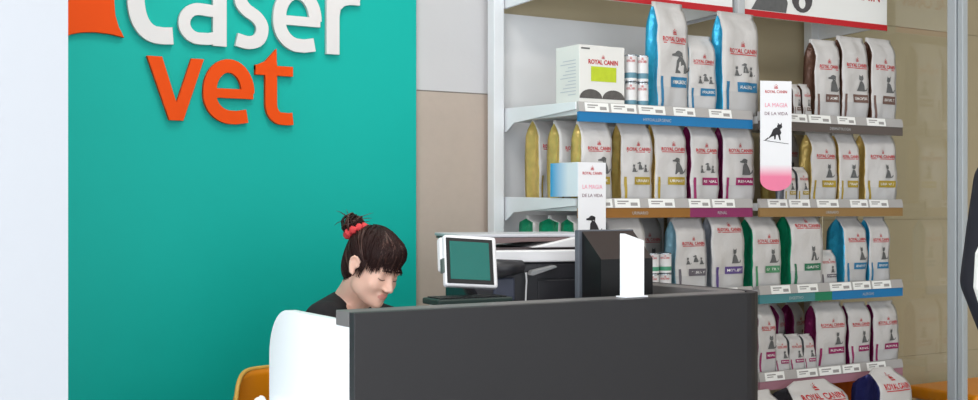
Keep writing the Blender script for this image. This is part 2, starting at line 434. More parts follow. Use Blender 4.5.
def make_bag(w, d, h, style):
    """returns list of (part name, mesh, sub of) in local coordinates, foot centre at origin"""
    foil, band, animal, word, seed = style['foil'], style['band'], style['pic'], style['word'], style['seed']
    key = (round(w, 3), round(h, 3), foil, band, animal, word, seed)
    if key in _bagmesh: return _bagmesh[key]
    D, Wd, front = bag_surf(w, d, h, seed, style.get('ts', .77), style.get('rnd', 0))
    nz, nf, ns = 22, 10, 6
    mb = MB(); ring = 2*(nf+ns)
    for i in range(nz+1):
        t = i/nz; z = t*h; W_ = Wd(t); D_ = D(t)
        for k in range(nf):
            x = -W_+2*W_*k/nf; mb.v.append(Vector((x, front(x, z), z)))
        g = (.009+.015*t)*min(1, D_/(d*.25))
        for k in range(ns):
            q = -1+2*k/ns; yy = front(W_, z)*(1-(k/ns))+D_*(k/ns)
            x = W_-g*(1-abs(q))+.003*noise.noise(Vector((yy*50, z*25+seed, 9)))*min(1, D_/.01)*(k > 0)
            mb.v.append(Vector((x, yy, z)))
        for k in range(nf):
            x = W_-2*W_*k/nf; mb.v.append(Vector((x, D_*(1-.1*(x/W_)**2)+.003*noise.noise(Vector((x*20, z*12, seed+5)))*min(1, (1-t)/.06), z)))
        for k in range(ns):
            q = -1+2*k/ns; yy = D_*(1-(k/ns))+front(-W_, z)*(k/ns)
            x = -W_+g*(1-abs(q))-.003*noise.noise(Vector((yy*50, z*25+seed, 19)))*min(1, D_/.01)*(k > 0)
            mb.v.append(Vector((x, yy, z)))
    for i in range(nz):
        for k in range(ring):
            k2 = (k+1) % ring
            mb.f.append([i*ring+k, i*ring+k2, (i+1)*ring+k2, (i+1)*ring+k])
            side = nf <= k < nf+ns or k >= 2*nf+ns
            mb.m.append(1 if side and i < nz*.95 else (2 if i < nz*.22 and k < nf else 0))
    mb.f.append(list(range(ring))[::-1]); mb.m.append(0)
    mb.f.append([nz*ring+k for k in range(ring)]); mb.m.append(0)
    body = mb.mesh('bag_body', [M_BAG, FOIL[foil], M_BAGLO], True)
    off = lambda e: (lambda px, pz: (px, front(px, pz)-e, pz))
    parts = [('bag_body', body)]
    # brand lettering and crown
    m2 = MB(); f = off(.0022)
    cx = w*.05; cz = h*style.get('tz', .64)
    put_text(m2, 'ROYAL CANIN', cx, cz, h*.044, f, 0, w*.74, .02)
    m2.add([f(cx-w*.36, cz-h*.018), f(cx, cz-h*.018), f(cx, cz-h*.010), f(cx-w*.36, cz-h*.010)], [(0,1,2,3)], 0)
    m2.add([f(cx, cz-h*.018), f(cx+w*.36, cz-h*.018), f(cx+w*.36, cz-h*.010), f(cx, cz-h*.010)], [(0,1,2,3)], 0)
    put_shape(m2, CROWN, cx, cz+h*.062, h*.050, f, 0)
    parts.append(('brand_lettering', m2.mesh('brand_lettering', [M_INKR])))
    # coloured name band and stripe
    m3 = MB(); n = 6; x0, x1 = -w*.10, w*.44; z0, z1 = h*.225, h*.32
    for k in range(n):
        a, b = x0+(x1-x0)*k/n, x0+(x1-x0)*(k+1)/n
        m3.add([f(a, z0), f(b, z0), f(b, z1), f(a, z1)], [(0,1,2,3)], 0)
    m3b = MB()
    for k in range(6):
        a, b = h*(.05+.045*k), h*(.05+.045*(k+1))
        m3b.add([f(-w*.40, a), f(-w*.33, a), f(-w*.33, b), f(-w*.40, b)], [(0,1,2,3)], 0)
    parts.append(('edge_stripe', m3b.mesh('edge_stripe', [BAND[band]])))
    parts.append(('name_band', m3.mesh('name_band', [BAND[band]])))
    m4 = MB(); f4 = off(.0034)
    put_text(m4, word, (x0+x1)/2, z0+h*.032, h*.034, f4, 0, w*.44, .01)
    parts.append(('band_lettering', m4.mesh('band_lettering', [M_INKW])))
    m5 = MB()
    if animal == 'cat': put_shape(m5, CAT, w*.18, h*.36, h*.19, f, 0)
    elif animal == 'dog': put_shape(m5, DOG, w*.18, h*.355, h*.205, f, 0)
    else:
        for q, dx in enumerate((-.12, .08, .27)):
            put_shape(m5, CAT if q != 1 else DOG, w*dx, h*(.38+.03*(q % 2)), h*.095, f, 0)
    parts.append(('animal_picture', m5.mesh('animal_picture', [style.get('ink', M_INKG)])))
    _bagmesh[key] = parts
    return parts
BAGS = []
def bag(u0, u1, vt, zdeck, style, label, grp, yf=3.60, d=.07, rz=0, h=None, name='pet_food_bag', cat='pet food bag', tilt=0):
    x0, x1 = x_on(u0, yf), x_on(u1, yf); w = x1-x0; cx = (x0+x1)/2
    w = round(w, 3)
    if h is None: h = z_at(vt, cx, yf+d/2)-zdeck
    h = round(h, 3)
    t = empty(name, (cx, yf+d/2, zdeck), label, cat, grp, rz)
    t.rotation_euler = (tilt, 0, rz if rz else .05*math.sin(style['seed']*2.3))
    for nm, me in make_bag(w, d, h, style):
        o = link_mesh(nm, me, t)
    BAGS.append(t)
    return t
def sty(foil, band, pic, word, seed, **k): return dict(foil=foil, band=band, pic=pic, word=word, seed=seed, **k)
DK = [z+.0185 for z in ZT]
G1 = 'pet food bags on the top shelf'
bag(657, 688.5, 3, DK[0], sty('blue', 'blue', 'dog', 'HYPOALLERGENIC', 1), 'tall white pet food bag with blue sides, leftmost of three on the top left shelf', G1, d=.072)
bag(690, 716, 36, DK[0], sty('lightblue', 'blue', 'cats', 'HYPOALLERGENIC', 2), 'shorter white and blue bag between the two tall ones on the top left shelf', G1, d=.075)
bag(722, 759.5, 13, DK[0], sty('blue', 'blue', 'cats', 'ANALLERGENIC', 3, tz=.60), 'wide white pet food bag with blue band right of the shorter bag', G1, yf=3.585, d=.066)
G1b = 'brown banded bags on the top right shelf'
bag(816, 840.5, 40, DK[0], sty('brown', 'brown', 'dog', 'DERMACOMFORT', 4), 'white bag with brown side, leftmost of three on the top right shelf', G1b, rz=-.05)
bag(842, 869, 37, DK[0], sty('brown', 'brown', 'cat', 'DERMACOMFORT', 5), 'white bag with brown band, middle of three on the top right shelf', G1b, rz=.03)
bag(871, 897, 39, DK[0], sty('brown', 'brown', 'cat', 'SKIN SUPPORT', 6), 'white bag with brown band, rightmost of three on the top right shelf', G1b)
G2 = 'bags on the second shelf of the left bay'
bag(582, 612.5, 121, DK[1], sty('gold', 'gold', 'dog', 'URINARY', 7), 'gold banded bag at the left front corner of the second shelf', G2, yf=3.585)
bag(560, 590, 121, DK[1], sty('gold', 'gold', 'dog', 'URINARY', 8), 'gold sided bag standing behind the front corner bag, second in its row', G2, yf=3.715, d=.085)
bag(538, 562, 118, DK[1], sty('gold', 'gold', 'cat', 'URINARY', 9), 'gold sided bag at the very back of the second shelf, left end', G2, yf=3.87, d=.09)
bag(622, 652, 122, DK[1], sty('gold', 'gold', 'cats', 'URINARY', 10), 'gold banded bag with three small animals, second from the left on the second shelf', G2)
bag(655, 687, 122, DK[1], sty('gold', 'gold', 'dog', 'URINARY', 11), 'gold banded bag with one sitting dog beside the maroon bags', G2)
bag(690.5, 719, 124, DK[1], sty('maroon', 'maroon', 'cats', 'RENAL', 12), 'maroon banded bag with three small animals on the second shelf', G2)
bag(724, 754, 124, DK[1], sty('maroon', 'maroon', 'dog', 'RENAL', 13), 'maroon banded bag with a sitting dog at the end of the left second shelf', G2)
G2b = 'gold bags on the second shelf of the right bay'
bag(811, 837, 132, DK[1], sty('gold', 'gold', 'cat', 'URINARY', 14), 'gold banded bag right of the small pouches on the right second shelf', G2b)
bag(839, 859, 133, DK[1], sty('gold', 'gold', 'cat', 'URINARY', 15), 'narrow gold banded bag in the middle of the right second shelf', G2b)
bag(866, 896.5, 133, DK[1], sty('gold', 'gold', 'cat', 'URINARY', 16), 'wide gold banded bag at the right end of the second shelf', G2b)
bag(775, 800, 128, DK[1], sty('gold', 'gold', 'cat', 'URINARY', 17), 'olive gold bag in shade behind the small pouches', G2b, yf=3.78, d=.09)
G3 = 'bags on the third shelf of the left bay'
bag(609, 646, 216, DK[2], sty('grey', 'grey', 'cats', 'MOBILITY', 18), 'white bag behind the white stand and black monitor', G3)
bag(676, 707, 218, DK[2], sty('lightblue', 'grey', 'cats', 'MOBILITY', 19), 'grey banded bag with pale blue side right of the cans on the third shelf', G3, yf=3.60)
bag(711, 745, 214, DK[2], sty('grey', 'purple', 'cat', 'MOBILITY', 20, tz=.78), 'purple banded bag on the third shelf above the counter end', G3, yf=3.585)
bag(635, 662, 214, DK[2], sty('dark', 'grey', 'cat', 'MOBILITY', 21), 'dark bag standing behind the stacked cans', G3, yf=3.83, d=.08)
for k, (u0, u1, yy, w_) in enumerate(((577, 604, 3.60, 'front'), (555, 583, 3.74, 'middle'), (534, 562, 3.87, 'rear'))):
    bag(u0, u1, 208, DK[2], sty('green', 'green', 'dog', 'DIGEST', 22+k, ts=.9), 'green sided bag under the white bracket at the left end, %s of its row' % w_, 'green bags at the left end of the third shelf', yf=yy, d=.11, h=.305, rz=(-.16, .12, -.06)[k])
G3b = 'bags on the third shelf of the right bay'
bag(753, 781, 216, DK[2], sty('green', 'green', 'cat', 'GASTRO', 26), 'pale green banded bag beside the end of the dark counter', G3b, yf=3.59, d=.10)
bag(792, 823, 212, DK[2], sty('green', 'darkgreen', 'cat', 'GASTRO', 27, tz=.80), 'dark green banded bag on the third shelf of the right bay', G3b, yf=3.575, d=.10)
bag(844, 867.5, 216, DK[2], sty('blue', 'blue', 'cat', 'SENSITIVITY', 28), 'blue banded bag with bright blue side on the right third shelf', G3b, d=.10)
bag(870, 890, 217, DK[2], sty('blue', 'blue', 'cat', 'SENSITIVITY', 29), 'narrow blue banded bag at the right end of the third shelf', G3b)
bag(821, 838, 250, DK[2], sty('grey', 'grey', 'cat', 'SAMPLE', 30), 'small white pouch between the dark green and blue bags', G3b, d=.05, name='food_pouch', cat='pouch', tilt=-.08)
G4 = 'maroon banded bags on the fourth shelf'
bag(758, 776, 303, DK[3], sty('maroon', 'maroon', 'cat', 'RENAL', 31), 'maroon banded bag partly hidden by the counter end on the fourth shelf', G4)
bag(817, 846, 302, DK[3], sty('maroon', 'maroon', 'cat', 'RENAL', 32), 'maroon banded bag right of the small pouches on the fourth shelf', G4)
bag(849, 871, 302, DK[3], sty('maroon', 'maroon', 'cat', 'RENAL', 33), 'maroon banded bag in the middle of three on the fourth shelf', G4)
bag(873.5, 899, 301, DK[3], sty('maroon', 'maroon', 'cat', 'RENAL', 34), 'maroon banded bag at the right end of the fourth shelf', G4)
for k, (u0, u1) in enumerate(((778, 792), (794, 812))):
    bag(u0-5, u1-5, 300, DK[3], sty('maroon', 'maroon', 'cat', 'RENAL', 35+k), '%s of two deep maroon bags behind the small white pouches' % ('left', 'right')[k], 'maroon bags behind the pouches', yf=3.80, d=.08, h=.27, rz=(.5, .35)[k])
# small pouches
for k, (u0, u1) in enumerate(((777, 790), (791.5, 804.5), (806, 816.5))):
    bag(u0, u1, 334, DK[3], sty('grey', 'maroon', 'cat', 'RENAL', 40), 'small white pouch on the fourth shelf, %s of three' % ('left', 'middle', 'right')[k], 'small pouches on the fourth shelf', yf=3.60, d=.05, name='food_pouch', cat='pouch', tilt=-.12)
for k, (u0, u1) in enumerate(((785, 797), (798.5, 810))):
    bag(u0, u1, 167, DK[1], sty('grey', 'gold', 'cat', 'URINARY', 41), 'small gold banded pouch on the second shelf, %s of two' % ('left', 'right')[k], 'small pouches on the second shelf', yf=3.60, d=.05, name='food_pouch', cat='pouch', tilt=-.08)
for k, (u0, u1) in enumerate(((794, 802.5), (803.5, 812.5))):
    bag(u0, u1, 84, DK[0], sty('brown', 'brown', 'cat', 'SKIN', 42), 'small brown banded pouch on the top right shelf, %s of two' % ('left', 'right')[k], 'small pouches on the top right shelf', yf=3.59, d=.045, name='food_pouch', cat='pouch', tilt=-.06)
# sacks on the base shelf
G5 = 'large sacks on the base shelf'
bag(757, 784, 390, .1505, sty('pink', 'maroon', 'cat', 'STARTER', 50, ts=.85, rnd=.3), 'pink topped sack beside the counter on the base shelf', G5, yf=3.44, d=.12)
bag(797, 850, 380, .1505, sty('dark', 'maroon', 'dog', 'PUPPY', 51, tz=.86, ts=.84, rnd=.45), 'white and red printed sack in the middle of the base shelf', G5, yf=3.42, d=.16)
bag(881, 913, 367, .1505, sty('navy', 'purple', 'dog', 'ADULT', 52, tz=.84, ts=.84, rnd=.45), 'white sack with navy side at the right end of the base shelf', G5, yf=3.395, d=.16)
# orange tub glimpsed between the sacks
t = MB().lathe([(.05, 0), (.062, .02), (.068, .43), (.071, .435), (.071, .455), (.064, .455), (.055, .46)], seg=24).build('storage_tub', mat('orange_plastic', (240, 110, 14), .35, var=.03), smooth=True)
t.location = (x_on(846, 3.75), 3.75, .1505); tag(t, 'orange plastic tub between the sacks on the base shelf', 'tub')

# ------------------------------------------------------------------ product box and cans on the top shelf
bx0, bx1 = x_on(578, 3.575)+.006, x_on(624.5, 3.575)
bh = z_at(44, bx0, 3.575)-DK[0]
pb = empty('product_box', ((bx0+bx1)/2, 3.575, DK[0]), 'white cardboard box with lime green panel at the left end of the top shelf', 'box')
hw = (bx1-bx0)/2
MB().box(-hw, hw, 0, .15, 0, bh).build('carton', mat('white_carton', (232, 230, 226), .55, var=.02), pb, bevel=.0015)
f = lambda a, b: (a, -.0012, b)
MB().add([f(-hw*.5, bh*.42), f(hw*.62, bh*.42), f(hw*.62, bh*.66), f(-hw*.5, bh*.66)], [(0,1,2,3)]).build('green_panel', mat('lime_print', (190, 206, 40), .5, var=.15, vscale=40), pb)
mb = MB(); put_text(mb, 'ROYAL CANIN', 0.004, bh*.70, bh*.075, f, 0, hw*1.3, .03); put_shape(mb, CROWN, .004, bh*.79, bh*.06, f); mb.build('brand_lettering', M_INKR, pb)
mb = MB()
for sx in (-.5, .5):
    mb.add([(hw*sx*1.0+hw*.50*math.cos(a*PI/12), -.0012, bh*.14+bh*.15*math.sin(a*PI/12)) for a in range(13)], [list(range(13))])
mb.build('dog_picture', mat('dark_dog_ink', (88, 84, 82), .6, var=.5, vscale=50), pb)
MB().add([f(-hw*.93, bh*.93), f(-hw*.55, bh*.93), f(-hw*.55, bh*.955), f(-hw*.93, bh*.955)], [(0,1,2,3)]).build('small_print', M_INKG, pb)
mb = MB()
for k in range(11):
    zz = bh*(.2+.055*k); a0, a1 = .02, .07+.05*((k*3) % 4)/3
    mb.add([(-hw-.0012, a1, zz), (-hw-.0012, a0, zz), (-hw-.0012, a0, zz+.003), (-hw-.0012, a1, zz+.003)], [(0,1,2,3)])
mb.build('side_print', mat('pale_print', (196, 198, 206), .6, var=.02), pb)

M_CANL = mat('can_label', (226, 224, 224), .4, var=.05, vscale=50); M_CANM = mat('can_metal', (190, 196, 204), .25, .9, var=.03)
M_CANB = mat('can_blue_print', (92, 138, 156), .4, var=.15, vscale=60); M_CANG = mat('can_green_print', (72, 152, 118), .4, var=.15, vscale=60)
def can(x, y, z, r, h, ink, label, grp):
    t = empty('pet_food_can', (x, y, z), label, 'can', grp)
    MB().lathe([(r*.93, 0), (r, .003), (r, h*.05), (r*.985, h*.06), (r*.985, h*.14), (r*.985, h*.34), (r*.985, h*.62), (r*.985, h*.93), (r, h*.94), (r, h*.985), (r*.94, h), (r*.9, h*.975)],
               seg=24, mi=[0, 0, 1, 1, 2, 1, 1, 1, 0, 0, 0]).build('can_body', [M_CANM, M_CANL, ink], t, smooth=True)
    mb = MB()
    fn = lambda a, b: (math.sin(a/r-.6)*(r+.0012), -math.cos(a/r-.6)*(r+.0012), b)
    put_text(mb, 'ROYAL CANIN', 0, h*.72, h*.09, fn, 0, r*1.3, .015); put_shape(mb, CROWN, 0, h*.83, h*.08, fn)
    mb.build('brand_lettering', M_INKR, t)
    return t
gi = 'stacked cans on the top shelf'
for k, u in enumerate((630.5, 642)):
    x = x_on(u, 3.60)
    for j in range(2):
        can(x, 3.60, DK[0]+j*.1045, .0245, .104, M_CANB, 'blue and white can beside the %s, %s of its stack of two' % (('product box', 'tall blue bag')[k], ('bottom', 'top')[j]), gi)
for k, u in enumerate((652, 664.5)):
    x = x_on(u, 3.61)
    for j in range(2):
        can(x, 3.61, DK[2]+j*.080, .0268, .0795, M_CANG, 'green printed can on the third shelf, %s one of the %s stack' % (('lower', 'upper')[j], ('left', 'right')[k]), 'stacked cans on the third shelf')

# ------------------------------------------------------------------ shelf talkers
M_GLOSS = mat('glossy_card', (244, 243, 246), .35, var=.01)
def gradient_card(name, c0, c1, axis, lo, hi):
    """print that runs from one ink colour into another across the card"""
    m = mat(name, c0, .4); nt = m.node_tree; b = nt.nodes['Principled BSDF']
    tc = nt.nodes['Texture Coordinate']; sp = nt.nodes.new('ShaderNodeSeparateXYZ'); mr = nt.nodes.new('ShaderNodeMapRange'); mx = nt.nodes.new('ShaderNodeMix'); mx.data_type = 'RGBA'
    mr.inputs['From Min'].default_value = lo; mr.inputs['From Max'].default_value = hi
    L = lambda c: [((q/255+.055)/1.055)**2.4 for q in c]+[1]
    mx.inputs['A'].default_value = L(c0); mx.inputs['B'].default_value = L(c1)
    nt.links.new(tc.outputs['Object'], sp.inputs[0]); nt.links.new(sp.outputs[axis], mr.inputs['Value'])
    nt.links.new(mr.outputs['Result'], mx.inputs['Factor']); nt.links.new(mx.outputs['Result'], b.inputs['Base Color'])
    return m
def talker(cx, cy, zt, w, h, rz, label, pinkfoot):
    t = empty('shelf_talker', (cx, cy, zt-h), label, 'sign', 'shelf talkers', rz)
    pts = [(-w/2, h), (-w/2, w*.32)]+[(w/2*-math.cos(a*PI/10), w*.32-w*.32*math.sin(a*PI/10)) for a in range(1, 10)]+[(w/2, w*.32), (w/2, h)]
    if not pinkfoot: pts = [(-w/2, h), (-w/2, 0), (w/2, 0), (w/2, h)]
    cm = gradient_card('pink_foot_card', (244, 130, 165), (244, 243, 246), 2, h*.13, h*.24) if pinkfoot else M_GLOSS
    MB().prism(pts, 0, .003, 'y').build('card', cm, t)
    f = lambda a, b: (a, -.0012, b)
    mb = MB(); put_text(mb, 'ROYAL CANIN', 0, h-w*.36, w*.085, f, 0, w*.70, .015); put_shape(mb, CROWN, 0, h-w*.23, w*.12, f); mb.build('brand_lettering', M_INKR, t)
    mb = MB(); put_text(mb, 'LA MAGIA', 0, h-w*.78, w*.13, f, 0, w*.72); mb.build('pink_lettering', M_INKP, t)
    mb = MB(); put_text(mb, 'DE LA VIDA', 0, h-w*1.02, w*.10, f, 0, w*.74); mb.build('grey_lettering', mat('plum_grey_ink', (120, 70, 90), .6, var=.02), t)
    mb = MB()
    if pinkfoot:
        k = w*.5; z0 = h*.50
        put_shape(mb, [[(-.55,-.2),(-.3,-.05),(0,.06),(.3,.1),(.33,.22),(.25,.42),(.0,.52),(-.2,.38),(-.32,.1)], [(-.55,-.2),(-.7,-.28),(-.68,-.2),(-.5,-.08)], circ(.22,.56,.17,.14,12),
            [(.12,.62),(.1,.8),(.22,.68)], [(.25,.66),(.36,.8),(.37,.6)], [(.1,.1),(.22,-.25),(.3,-.25),(.24,.12)], [(-.15,.08),(-.12,-.2),(-.04,-.2),(0,.1)]], 0, z0, k, f)
        for a in range(5): mb.add([f(-w*.4+a*w*.16, z0-w*.14-a*w*.02), f(-w*.24+a*w*.16, z0-w*.16-a*w*.02), f(-w*.24+a*w*.16, z0-w*.145-a*w*.02), f(-w*.4+a*w*.16, z0-w*.125-a*w*.02)], [(0,1,2,3)])
    else:
        put_shape(mb, DOG, 0, h*.02, w*.55, f)
    mb.build('animal_picture', M_INKD, t)
    return t
vy = 3.50
tx, td = x_on(776, vy), 0
cw = (793-759.5)/FPX*(FX*tx+FY*vy)
talker(tx, vy, z_at(81, tx, vy), cw, 110/FPX*(FX*tx+FY*vy), math.radians(-20), 'tall white shelf talker with pink rounded foot between the two bays', True)
# folded talker wrapped round the left front corner of the second shelf
fx, fy = x_on(578, 3.55), 3.55
fw = x_on(605.5, 3.55)-fx
zt_ = z_at(162, fx, fy)
t2 = talker(fx+fw/2, fy-.002, zt_, fw, z_at(162, fx, fy)-z_at(236, fx, fy), 0, 'folded white card with blue side and black dog at the second shelf corner', False)
bm_ = MB(); hh_ = z_at(162, fx, fy)-z_at(236, fx, fy)
zlo = z_at(196.5, fx, fy)-(zt_-hh_)
bm_.box(-fw/2-.003, -fw/2, .0, .175, zlo, hh_)
bm_.build('side_flap', gradient_card('blue_flap', (232, 240, 248), (40, 168, 226), 1, .06, .17), t2)

# ------------------------------------------------------------------ reception counter
CX0, CX1, CY0 = 1.195, 2.532, 2.551
M_DK = mat('charcoal_laminate', (37, 36, 39), .45, var=.05, vscale=20, bump=.04, bscale=300)
M_CAP = mat('laminate_lit_top', (112, 108, 108), .38, var=.05, vscale=20)  # window's reflection on the laminate cap, painted in as lighter grey
M_DESKW = mat('white_gloss_panel', (246, 248, 252), .3, var=.01)
ct = empty('reception_counter', (1.85, 2.8, 0), 'dark charcoal reception counter with white left side panel', 'counter')
ox, oy = 1.85, 2.8
def rounded_front(x0, x1, y0, r, th, yback):
    """plan outline: front board, rounded right corner, return going back"""
    out = [(x0, y0)]+[(x1-r+r*math.sin(a*PI/16), y0+r-r*math.cos(a*PI/16)) for a in range(9)]+[(x1, yback)]
    inn = [(x1-th, yback)]+[(x1-r+(r-th)*math.sin(a*PI/16), y0+r-(r-th)*math.cos(a*PI/16)) for a in range(8, -1, -1)]+[(x0, y0+th)]
    return [(a-ox, b-oy) for a, b in out+inn]
MB().prism(rounded_front(CX0, CX1, CY0, .10, .03, 3.20), 0, 1.0998, 'z').build('front_board', M_DK, ct, bevel=.002)
cap = rounded_front(CX0, CX1-.0305, CY0+.0305, .085, .075, 3.20)
MB().prism(cap, 1.064, 1.100, 'z').build('counter_cap', M_CAP, ct, bevel=.002)
sp_ = [(CY0+.032, 0), (CY0+.032, 1.068-.005)]
yb, rr = 3.105, .13
ztop = 1.075
pts = [(CY0+.031, 0), (CY0+.031, 1.0635), (CY0+.125, 1.0635), (CY0+.135, ztop)]+[(yb-rr+rr*math.sin(a*PI/20), ztop-rr+rr*math.cos(a*PI/20)) for a in range(11)]+[(yb, 0)]
MB().prism([(a-oy, b) for a, b in pts], CX0-ox+.004, CX0-ox+.030, 'x').build('side_panel', M_DESKW, ct, bevel=.002)
MB().box(CX0-ox+.032, CX1-ox-.035, CY0-oy+.032, 3.19-oy, .715, .74).box(1.86-ox, CX1-ox-.035, 3.19-oy, 3.52-oy, .715, .74).build('desk_top', mat('white_desk', (228, 228, 228), .4, var=.02), ct, bevel=.002)
for lx, ly in ((1.9, 3.48), (2.46, 3.48), (1.25, 3.15)):
    MB().box(lx-ox-.02, lx-ox+.02, ly-oy-.02, ly-oy+.02, 0, .714).build('leg', mat('grey_steel', (150, 152, 156), .35, .6, var=.03), ct)

# white slanted stand on the cap
sx0, sx1 = x_on(622.5, 2.60), x_on(641.5, 2.60)
zs1, zs2 = z_at(233.5, sx0, 2.6), z_at(240.5, sx1, 2.6)
mb = MB().prism([(0, 0), (sx1-sx0, 0), (sx1-sx0, zs2-1.1005), (0, zs1-1.1005)], -.012, .012, 'y').box(-.006, sx1-sx0+.006, -.022, .022, 0, .004)
o = mb.build('card_stand', M_DESKW, bevel=.001); o.location = (sx0, 2.60, 1.1005)
tag(o, 'narrow white upright stand with slanted top on the counter cap', 'stand')

# black monitor seen from behind
mx0, mx1, my = x_on(578, 2.93), x_on(633, 2.93), 2.93
mz1 = z_at(230, mx0, my)
mon = empty('monitor', ((mx0+mx1)/2, my, .741), 'black monitor seen from behind on the desk', 'monitor')
hw = (mx1-mx0)/2; zb0, zt1 = 1.00-.741, mz1-.741
M_BLK = mat('black_plastic', (14, 13, 15), .4, var=.05, bump=.03, bscale=200)
M_BLKLIT = mat('black_plastic_lit', (52, 42, 40), .5, var=.08, vscale=30)  # light on the black housing's sloping top, put into the colour as brown
MB().box(-hw, hw, -.004, .018, zb0, zt1).build('screen_frame', mat('dark_grey_plastic', (88, 92, 100), .4, var=.05), mon, bevel=.003)
MB().box(-hw+.012, hw-.012, .0182, .0192, zb0+.012, zt1-.012).build('screen', mat('screen_glass', (18, 22, 26), .12, var=.05), mon)
mb = MB()
prof = [(-.0045, zb0+.01), (-.0045, zt1-.004), (-.10, zt1-.085), (-.10, zb0+.03)]
mb.prism(prof, -hw+.012, hw-.004, 'x', 0)
mb.m[-3] = 1
bh_ = mb.build('rear_housing', [M_BLK, M_BLKLIT], mon)
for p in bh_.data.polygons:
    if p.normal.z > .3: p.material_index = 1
MB().add([(.03, -.072, zt1-.0585), (.042, -.072, zt1-.0585), (.042, -.060, zt1-.0485), (.03, -.060, zt1-.0485)], [(0,1,2,3)]).build('badge', mat('silver_badge', (170, 168, 170), .3, .6, var=.03), mon)
MB().tube([(0, -.02, zb0+.02), (0, -.01, .12), (0, 0, .012)], .022, seg=12).build('stand_neck', M_BLK, mon)
MB().lathe([(.10, 0), (.10, .008), (.07, .014), (.02, .018)], seg=28).build('stand_base', M_BLK, mon)

# ------------------------------------------------------------------ multifunction printer
PR = math.radians(-14)
pr = empty('multifunction_printer', (2.12, 3.27, .741), 'white and black office printer with tilted touchscreen on the desk', 'printer', None, PR)
zz = lambda v: z_at(v, 2.05, 3.12)-.741
M_PW = mat('printer_white', (232, 230, 232), .4, var=.02); M_PG = mat('printer_charcoal', (44, 43, 48), .42, var=.08, vscale=10)
M_PLV = mat('printer_blue_grey', (70, 74, 92), .4, var=.05)
bw, bd = .205, .17
MB().box(-bw, bw, -bd, bd, 0, zz(262)-.001).build('body', M_PG, pr, bevel=.012, seg=3)
MB().prism([(-bw-.005, -bd+.03), (-bw+.03, -bd-.012), (bw+.02, -bd-.012), (bw+.02, bd), (-bw-.005, bd)], zz(262), zz(250), 'z').build('scanner_bed', M_PW, pr, bevel=.005, seg=3)
MB().box(-bw-.01, bw+.01, -bd+.03, bd, zz(249.8), zz(247.6)).build('paper_slot', mat('shadow_grey', (70, 58, 60), .6, var=.1), pr)
mb = MB().prism([(-bw-.03, zz(240)), (-bw+.06, zz(244)), (-bw+.17, zz(242)), (bw, zz(241.2)), (bw, zz(238)), (-bw-.03, zz(237.8))], -bd+.02, bd, 'y'); mb.build('feeder_tray', mat('taupe_plastic', (112, 92, 92), .5, var=.1), pr, bevel=.002)
mb = MB().prism([(-.02, zz(247.5)), (bw+.02, zz(247.5)), (bw+.02, zz(237.6)), (bw-.08, zz(237.6))], -bd-.004, bd, 'y'); mb.build('feeder_housing', M_PW, pr, bevel=.004)
MB().box(-bw-.035, bw+.02, -bd+.03, bd, zz(237.5), zz(234.2)).build('top_cover', mat('printer_grey', (196, 196, 202), .45, var=.03), pr, bevel=.003)
# output bay, hanging drum shape and grey lever
MB().tube([(-bw+.035, -bd+.015, zz(264)), (-bw+.075, -bd-.028, zz(268)), (-bw+.15, -bd-.012, zz(266))], [.02, .03, .02], seg=14).build('drum_cover', M_PG, pr, smooth=True)
MB().box(-bw+.06, -bw+.13, -bd-.008, -bd+.01, zz(300), zz(277)).build('side_door', M_PLV, pr, bevel=.006)
MB().box(.0, bw-.01, -bd-.004, -bd+.01, zz(300), zz(280)).box(.0, bw-.01, -bd-.002, -bd+.01, zz(279), zz(264)).build('paper_drawer', M_PG, pr, bevel=.003)
MB().prism([(-.03, zz(270)), (.045, zz(265)), (.05, zz(267)), (-.03, zz(275)), (-.04, zz(274))], -bd-.045, -bd-.006, 'y').build('lever', mat('lever_grey', (140, 140, 142), .4, var=.05), pr, bevel=.002)
MB().tube([(-.045, -bd-.022, zz(272)), (-.042, -bd-.02, zz(280)), (-.044, -bd-.02, zz(290)), (-.052, -bd-.022, .15)], .0026, seg=6).build('cable', M_PW, pr)
# touchscreen on an arm, tilted towards the camera's side
sc = bpy.data.objects.new('touchscreen', None)
sc = MB()
SWd, SHt = .160, .150
sc.box(-SWd/2, SWd/2, 0, .028, -SHt/2, SHt/2)
sco = sc.build('touchscreen', M_PW, pr, bevel=.008, seg=3)
f0 = Vector((x_on(471.5, 2.93), 2.93, z_at(261, x_on(471.5, 2.93), 2.93)))
inv = (Matrix.Translation((2.12, 3.27, .741)) @ Matrix.Rotation(PR, 4, 'Z')).inverted()
sco.matrix_local = inv @ Matrix.Translation(f0) @ Matrix.Rotation(math.radians(-8), 4, 'Z') @ Matrix.Rotation(math.radians(-16), 4, 'X') @ Matrix.Rotation(math.radians(4), 4, 'Y')
MB().box(-SWd/2+.004, SWd/2-.014, -.002, .001, -SHt/2+.008, SHt/2-.010).build('bezel', M_BLK, sco, bevel=.001)
MB().box(-SWd/2+.014, SWd/2-.026, -.003, -.0021, -SHt/2+.020, SHt/2-.020).build('display', mat('display_green', (30, 104, 96), .22, var=.1, vscale=6), sco)
MB().box(-SWd/2-.006, -SWd/2+.004, .006, .024, -SHt/2+.04, -SHt/2+.08).build('card_reader', mat('grey_green_plastic', (84, 96, 92), .5, var=.05), sco)
MB().box(-SWd/2-.004, -.0, .026, .055, -SHt/2+.05, SHt/2-.002).build('rear_cover', M_PW, sco, bevel=.006)
MB().tube([inv @ (f0+Vector((.02, .045, -.02))), inv @ (f0+Vector((.05, .12, -.07))), Vector((-bw+.03, -bd+.05, .30))], .016, seg=10).build('screen_arm', M_PG, pr)
